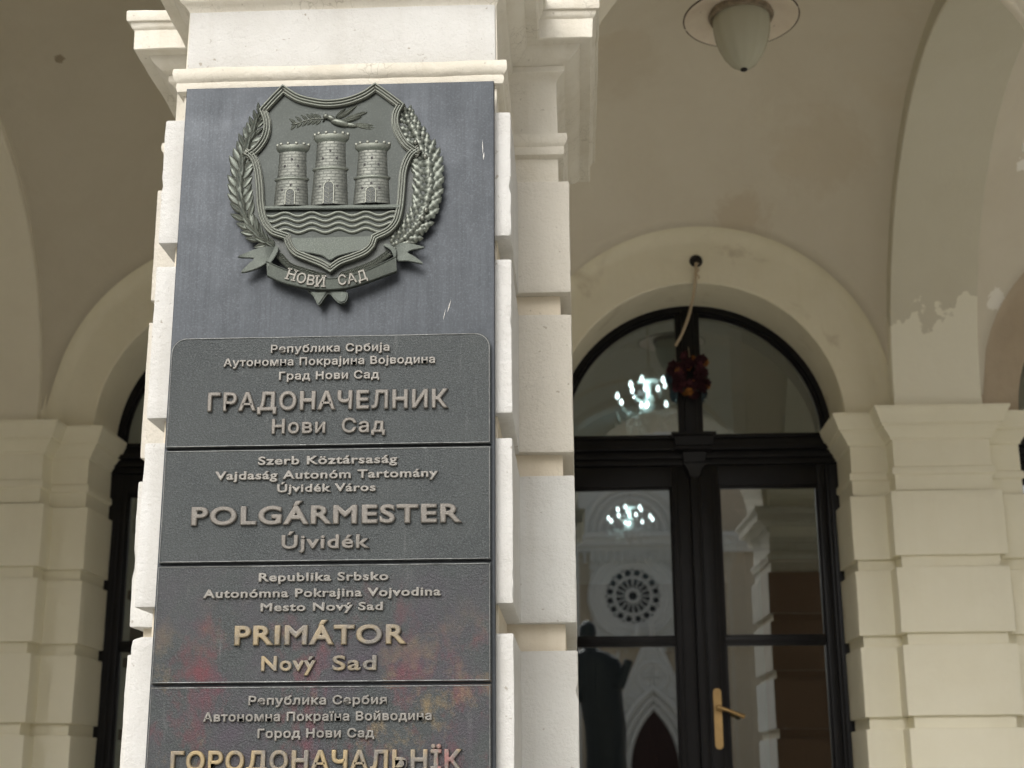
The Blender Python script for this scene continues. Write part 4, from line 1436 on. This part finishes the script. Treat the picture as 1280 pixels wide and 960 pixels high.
for x in (-0.3, 0.85, 2.0):
    box(bm, x - 0.5, x + 0.5, HY - 0.18, HY - 0.1, FLOOR + 0.2, 3.3, 0.03)
obj('far_dark_panel', bm, M['hall_dark'], t)  # added dark sheet that keeps the hall dark behind the mirrored statue
# free pier near the right leaf: terracotta shaft under a pale capital
t2 = thing('hall_pier', 'terracotta pier with grey capital seen through the right door leaf', 'pier', (1.75, 10.2, FLOOR))
bm = BM()
box(bm, 1.25, 2.35, 10.0, 10.8, FLOOR, 1.56, 0.01)
obj('shaft', bm, M['terracotta'], t2)
bm = BM()
box(bm, 1.19, 1.30, 9.96, 10.84, FLOOR, 1.55, 0.01)
obj('corner_strip', bm, M['hall_trim'], t2)
bm = BM()
mould(bm, [(1.24, 9.99), (2.36, 9.99), (2.36, 10.81), (1.24, 10.81)], [(0.0, 1.50), (0.0, 1.56), (0.02, 1.57), (0.03, 1.60), (0.0, 1.62), (0.0, 1.74), (0.03, 1.75), (0.05, 1.79), (0.10, 1.84), (0.11, 1.90), (0.16, 1.93), (0.19, 2.00), (0.19, 2.04), (0.0, 2.05)])
obj('capital', bm, M['hall_trim'], t2, 30)
bm = BM()
box(bm, 1.26, 2.34, 10.02, 10.78, 2.05, HZ)
obj('upper_wall', bm, M['hall_wall'], t2)

# ---------------------------------------------------------------- chandeliers (lit)
def chandelier(x, y, z, label, power):
    t = thing('chandelier', label, 'chandelier', (x, y, z), 'lit crystal chandeliers in the hall')
    bm = BM()
    tube(bm, [(x, y, z + 0.35), (x, y, HZ)], 0.012, 8)
    obj('suspension_chain', bm, M['chandelier_metal'], t)
    bm = BM()
    lathe(bm, [(0.004, z + 0.36), (0.05, z + 0.33), (0.10, z + 0.25), (0.13, z + 0.18), (0.06, z + 0.15), (0.03, z + 0.05), (0.05, z - 0.05), (0.10, z - 0.12), (0.13, z - 0.2), (0.08, z - 0.32), (0.03, z - 0.40), (0.003, z - 0.44)], x, y, 20)
    obj('crystal_body', bm, M['crystal'], t, 40)
    bm = BM()
    sp = []
    for n, R_, dz, ph in ((8, 0.36, 0.0, 0.2), (5, 0.20, 0.16, 0.5)):
        for i in range(n):
            a = 2 * PI * i / n + ph
            ca, sa = math.cos(a), math.sin(a)
            pts = [(x + R_ * f * ca, y + R_ * f * sa, z + dz + h) for f, h in ((0.1, -0.12), (0.35, -0.2), (0.7, -0.17), (0.95, -0.08), (1.0, -0.035))]
            tube(bm, pts, 0.008, 6)
            sp.append((x + R_ * ca, y + R_ * sa, z + dz))
    obj('arms', bm, M['crystal'], t, 60)
    b = BM()
    lathe(b, [(0.002, -0.03), (0.014, -0.022), (0.021, 0.0), (0.018, 0.02), (0.008, 0.04), (0.001, 0.05)], 0, 0, 12)
    me = bpy.data.meshes.new('flame_bulb')
    b.to_mesh(me); b.free()
    me.materials.append(M['bulb'])
    for px, py, pz in sp:
        o = bpy.data.objects.new('flame_bulb', me)
        COL.objects.link(o)
        o.parent = t
        o.location = (px - x, py - y, pz - z)
    bm = BM()
    q = random.Random(5)
    for i in range(110):
        a = q.uniform(0, 2 * PI)
        R_ = q.choice((0.16, 0.26, 0.36)) * q.uniform(0.9, 1.1)
        zz = z - 0.18 - q.uniform(0, 0.22) * (1.3 - R_ * 2)
        ball(bm, Vector((x + R_ * math.cos(a), y + R_ * math.sin(a), zz)), 0.010, 0.010, 0.024, 6)
    obj('crystal_drops', bm, M['crystal'], t, 60)
    ld = bpy.data.lights.new('chandelier_light', 'POINT')
    ld.energy = power
    ld.color = (0.86, 1.0, 0.97)
    ld.shadow_soft_size = 0.03
    lo = bpy.data.objects.new('chandelier_light', ld)
    COL.objects.link(lo)
    lo.parent = t
    lo.location = (-0.1, -0.1, 0.03)
    return t
chandelier(0.86, 15.0, 4.03, 'lit crystal chandelier seen through the fanlight beside the wreath', 26)
chandelier(0.92, 22.4, 4.03, 'lit crystal chandelier deeper in the hall, seen through the left door leaf', 24)

# ---------------------------------------------------------------- across the square (seen mirrored in the door glass)
CY = -84.0
def T(m):
    return m
t = thing('church', 'pale gothic church across the square, seen mirrored in the door glass', 'church', (4.3, CY, -E))
bm = BM()
box(bm, -9, 17.5, CY - 10, CY, -E, 27)
obj('facade', bm, M['church_brick'], t)
bm = BM()
prism(bm, [(-3.0, 27), (11.6, 27), (4.3, 46)], CY - 8, CY)
obj('gable', bm, M['church_stone'], t)
bm = BM()
for z0, z1, d in ((15.6, 16.0, .5), (16.0, 16.5, .9), (16.5, 16.9, 1.2), (9.0, 9.35, .5), (9.35, 9.7, .8), (25.6, 26.4, 1.0)):
    box(bm, -9.4, 17.9, CY - 1, CY + d, z0, z1)
obj('cornice', bm, M['church_stone'], t)
bm = BM()
for x in (-0.4, 8.6):
    box(bm, x - 0.75, x + 0.75, CY - 1, CY + 1.6, -E, 15.6)
    box(bm, x - 0.6, x + 0.6, CY - 1, CY + 1.2, 15.6, 25)
    prism(bm, [(x - 0.9, 25), (x + 0.9, 25), (x, 29)], CY - 0.5, CY + 1.3)
obj('buttress', bm, M['church_stone'], t)
bm = BM()
box(bm, 1.5, 7.0, CY - 1, CY + 0.22, 9.7, 15.6)
for x in (1.5, 7.0):
    for i in range(9):
        box(bm, x - 0.35 + 0.12 * (i % 2), x + 0.35 - 0.12 * (i % 2), CY - 1, CY + 0.3, 9.75 + i * 0.65, 10.30 + i * 0.65)
box(bm, 0.4, 7.8, CY - 1, CY + 0.22, 16.9, 25.6)
obj('stone_panel', bm, M['church_stone'], t)
RX, RZ = 4.1, 12.5
def disc(bm, cx, cz, r, y0, y1, n=40):
    prism(bm, [(cx + r * math.cos(2 * PI * i / n), cz + r * math.sin(2 * PI * i / n)) for i in range(n)], y0, y1)
def ring(bm, cx, cz, r, rad, y, n=40, seg=8):
    tube(bm, [(cx + r * math.cos(2 * PI * i / n), y, cz + r * math.sin(2 * PI * i / n)) for i in range(n)], rad, seg, True)
bm = BM()
disc(bm, RX, RZ, 2.05, CY + 0.2, CY + 0.30)
rw = obj('rose_window', bm, M['church_dark'], t)
bm = BM()
for r, rad in ((2.95, .22), (2.62, .2), (2.3, .2), (2.05, .14)):
    ring(bm, RX, RZ, r, rad, CY + 0.35)
ring(bm, RX, RZ, 0.42, 0.12, CY + 0.4)
ring(bm, RX, RZ, 1.25, 0.07, CY + 0.4)
for i in range(16):
    a = 2 * PI * i / 16
    tube(bm, [(RX + .4 * math.cos(a), CY + .4, RZ + .4 * math.sin(a)), (RX + 1.35 * math.cos(a), CY + .4, RZ + 1.35 * math.sin(a))], 0.055, 6)
    a2 = a + PI / 16
    ring(bm, RX + 1.62 * math.cos(a2), RZ + 1.62 * math.sin(a2), 0.29, 0.06, CY + .4, 14, 6)
obj('rose_tracery', bm, M['church_stone'], rw)
# pinnacle, roundel and pointed portal
DX = 5.25
def pointed(cx, hw, z0, zs, za, n=12):
    pts = [(cx - hw, z0), (cx - hw, zs)]
    h = za - zs
    R_ = (hw * hw + h * h) / (2 * hw)
    for i in range(1, n + 1):
        a = math.asin(min(1, h / R_)) * i / n
        pts.append((cx - hw + R_ * (1 - math.cos(a)), zs + R_ * math.sin(a)))
    return pts + [(2 * cx - x, z) for x, z in reversed(pts[:-1])]
bm = BM()
prism(bm, [(DX - 3.6, -E), (DX + 3.6, -E), (DX + 3.6, 2.0), (DX + 0.25, 9.6), (DX - 0.25, 9.6), (DX - 3.6, 2.0)], CY - 0.5, CY + 1.0)
tube(bm, [(DX, CY + 1, 9.4), (DX, CY + 1, 10.6)], 0.22, 8)
ball(bm, Vector((RX + .15, CY + 0.9, 10.0)), 0.35, 0.35, 0.5, 10)
for s in (-1, 1):
    tube(bm, [(DX + s * 3.6, CY + 1.0, 2.0), (DX + s * .2, CY + 1.0, 9.6)], 0.2, 8)
pg = obj('portal_gable', bm, M['church_stone'], t)
bm = BM()
ring(bm, DX, 6.9, 1.0, 0.16, CY + 1.05)
for i in range(4):
    a = PI / 2 * i + PI / 4
    ring(bm, DX + .5 * math.cos(a), 6.9 + .5 * math.sin(a), 0.4, 0.09, CY + 1.05, 18, 6)
for i, (dx, dz) in enumerate(((-2.0, 4.4), (2.0, 4.4), (-1.5, 5.3), (1.5, 5.3), (0, 8.4))):
    ring(bm, DX + dx, dz, 0.3, 0.09, CY + 1.05, 14, 6)
obj('portal_roundel', bm, M['church_stone'], pg)
bm = BM()
for k, (hw, za, yy) in enumerate(((2.75, 6.1, 1.5), (2.3, 5.5, 1.3), (1.85, 4.95, 1.1))):
    tube(bm, [(x, CY + yy, z) for x, z in pointed(DX, hw, -E, 0.8, za)], 0.22, 8)
obj('portal_arch', bm, M['church_stone'], pg)
bm = BM()
prism(bm, pointed(DX, 1.6, -E, 0.8, 4.7), CY + 0.9, CY + 1.02)
obj('portal_door', bm, M['church_door'], t)
bm = BM()
for r, rad in ((3.3, .28), (2.8, .2), (2.3, .26), (1.8, .16)):
    tube(bm, [(4.2 + r * math.cos(PI * i / 30), CY + 0.3, 17.0 + r * math.sin(PI * i / 30)) for i in range(31)], rad, 8)
for i in range(7):
    a = PI * (i + 0.5) / 7
    ring(bm, 4.2 + 1.3 * math.cos(a), 17.1 + 1.3 * math.sin(a), 0.26, 0.08, CY + .3, 14, 6)
for i in range(14):
    x = 0.8 + i * 0.52
    tube(bm, [(x, CY + 0.9, 15.0), (x, CY + 0.9, 15.55)], 0.1, 6)
    ball(bm, Vector((x, CY + 0.6, 14.9)), 0.16, 0.3, 0.12, 8)
obj('upper_arch', bm, M['church_stone'], t)
# carved relief filling the spandrels beside the rose and the gable
bm = BM()
q = random.Random(9)
for i in range(240):
    x, z = q.uniform(1.2, 7.4), q.uniform(2.5, 15.2)
    if math.hypot(x - RX, z - RZ) < 3.3 or (abs(x - DX) < 2.9 and z < 6.2):
        continue
    rr_ = q.uniform(0.08, 0.22)
    yy = CY + (1.0 if abs(x - DX) < 3.4 * (9.6 - z) / 7.6 else 0.22)
    ball(bm, Vector((x, yy, z)), rr_, 0.12, rr_ * q.uniform(.8, 1.8), 6)
obj('carved_relief', bm, M['church_stone'], t)

# houses either side of the square
def house(x0, x1, y0, y1, h, mat_, label):
    t = thing('town_house', label, 'building', ((x0 + x1) / 2, (y0 + y1) / 2, -E), 'houses round the square behind the viewer')
    bm = BM()
    box(bm, x0, x1, y0, y1, -E, h)
    obj('wall', bm, mat_, t)
    bm = BM()
    box(bm, x0 - .3, x1 + .3, y0 - .3, y1 + .3, h, h + .6)
    obj('roof', bm, M['terracotta'], t)
house(-46, -26, -80, -30, 11, M['church_brick'], 'ochre house on the left side of the square, out of view')
house(34, 54, -80, -25, 12, M['church_brick'], 'ochre house with a red roof on the right side of the square, out of view')

# statue on a pedestal in the square
SY = -9.06
t = thing('statue', 'dark bronze statue of a cloaked man, mirrored in the left door glass', 'statue', (0.55, SY, -E))
bm = BM()
box(bm, -0.35, 1.35, SY - 0.8, SY + 0.8, -E, -0.9, 0.03)
box(bm, -0.1, 1.1, SY - 0.55, SY + 0.55, -0.9, 0.1, 0.03)
obj('pedestal', bm, M['pedestal_stone'], t)
bm = BM()
def ell(z, cx, cy, rx, ry, n=20):
    return [bm.verts.new((cx + rx * math.cos(2 * PI * k / n) * (1 + 0.05 * math.sin(5 * k)), SY + cy + ry * math.sin(2 * PI * k / n), z)) for k in range(n)]
secs = [(0.10, .50, 0, .36, .30), (0.45, .50, 0, .34, .28), (0.9, .50, 0, .36, .28), (1.25, .45, .02, .37, .28), (1.55, .40, .02, .40, .28), (1.85, .36, .02, .42, .28), (2.05, .33, .02, .40, .26), (2.16, .30, .02, .30, .22), (2.22, .27, .02, .14, .14), (2.30, .25, .03, .10, .11), (2.36, .24, .04, .13, .15), (2.48, .23, .04, .155, .18), (2.62, .23, .04, .14, .16), (2.70, .23, .03, .08, .09), (2.72, .23, .03, .02, .02)]
rg = [ell(z, cx, cy, rx, ry) for z, cx, cy, rx, ry in secs]
for A, B in zip(rg, rg[1:]):
    for k in range(20):
        bm.faces.new((A[k], A[(k + 1) % 20], B[(k + 1) % 20], B[k]))
bm.faces.new(rg[0]); bm.faces.new(rg[-1])
tube(bm, [(.62, SY + .05, 2.0), (.78, SY + .15, 1.72), (.74, SY + .22, 1.58), (.86, SY + .26, 1.85), (.92, SY + .26, 2.02)], 0.12, 10, taper=[1.2, 1.1, .9, .7, .75])
tube(bm, [(0.02, SY + .05, 2.0), (-.08, SY + .12, 1.65), (.02, SY + .22, 1.35)], 0.12, 10, taper=[1.1, 1, .8])
st = obj('figure', bm, M['statue_bronze'], t, 60)
rm = st.modifiers.new('one_skin', 'REMESH')
rm.mode = 'VOXEL'
rm.voxel_size = 0.03
rm.use_smooth_shade = True
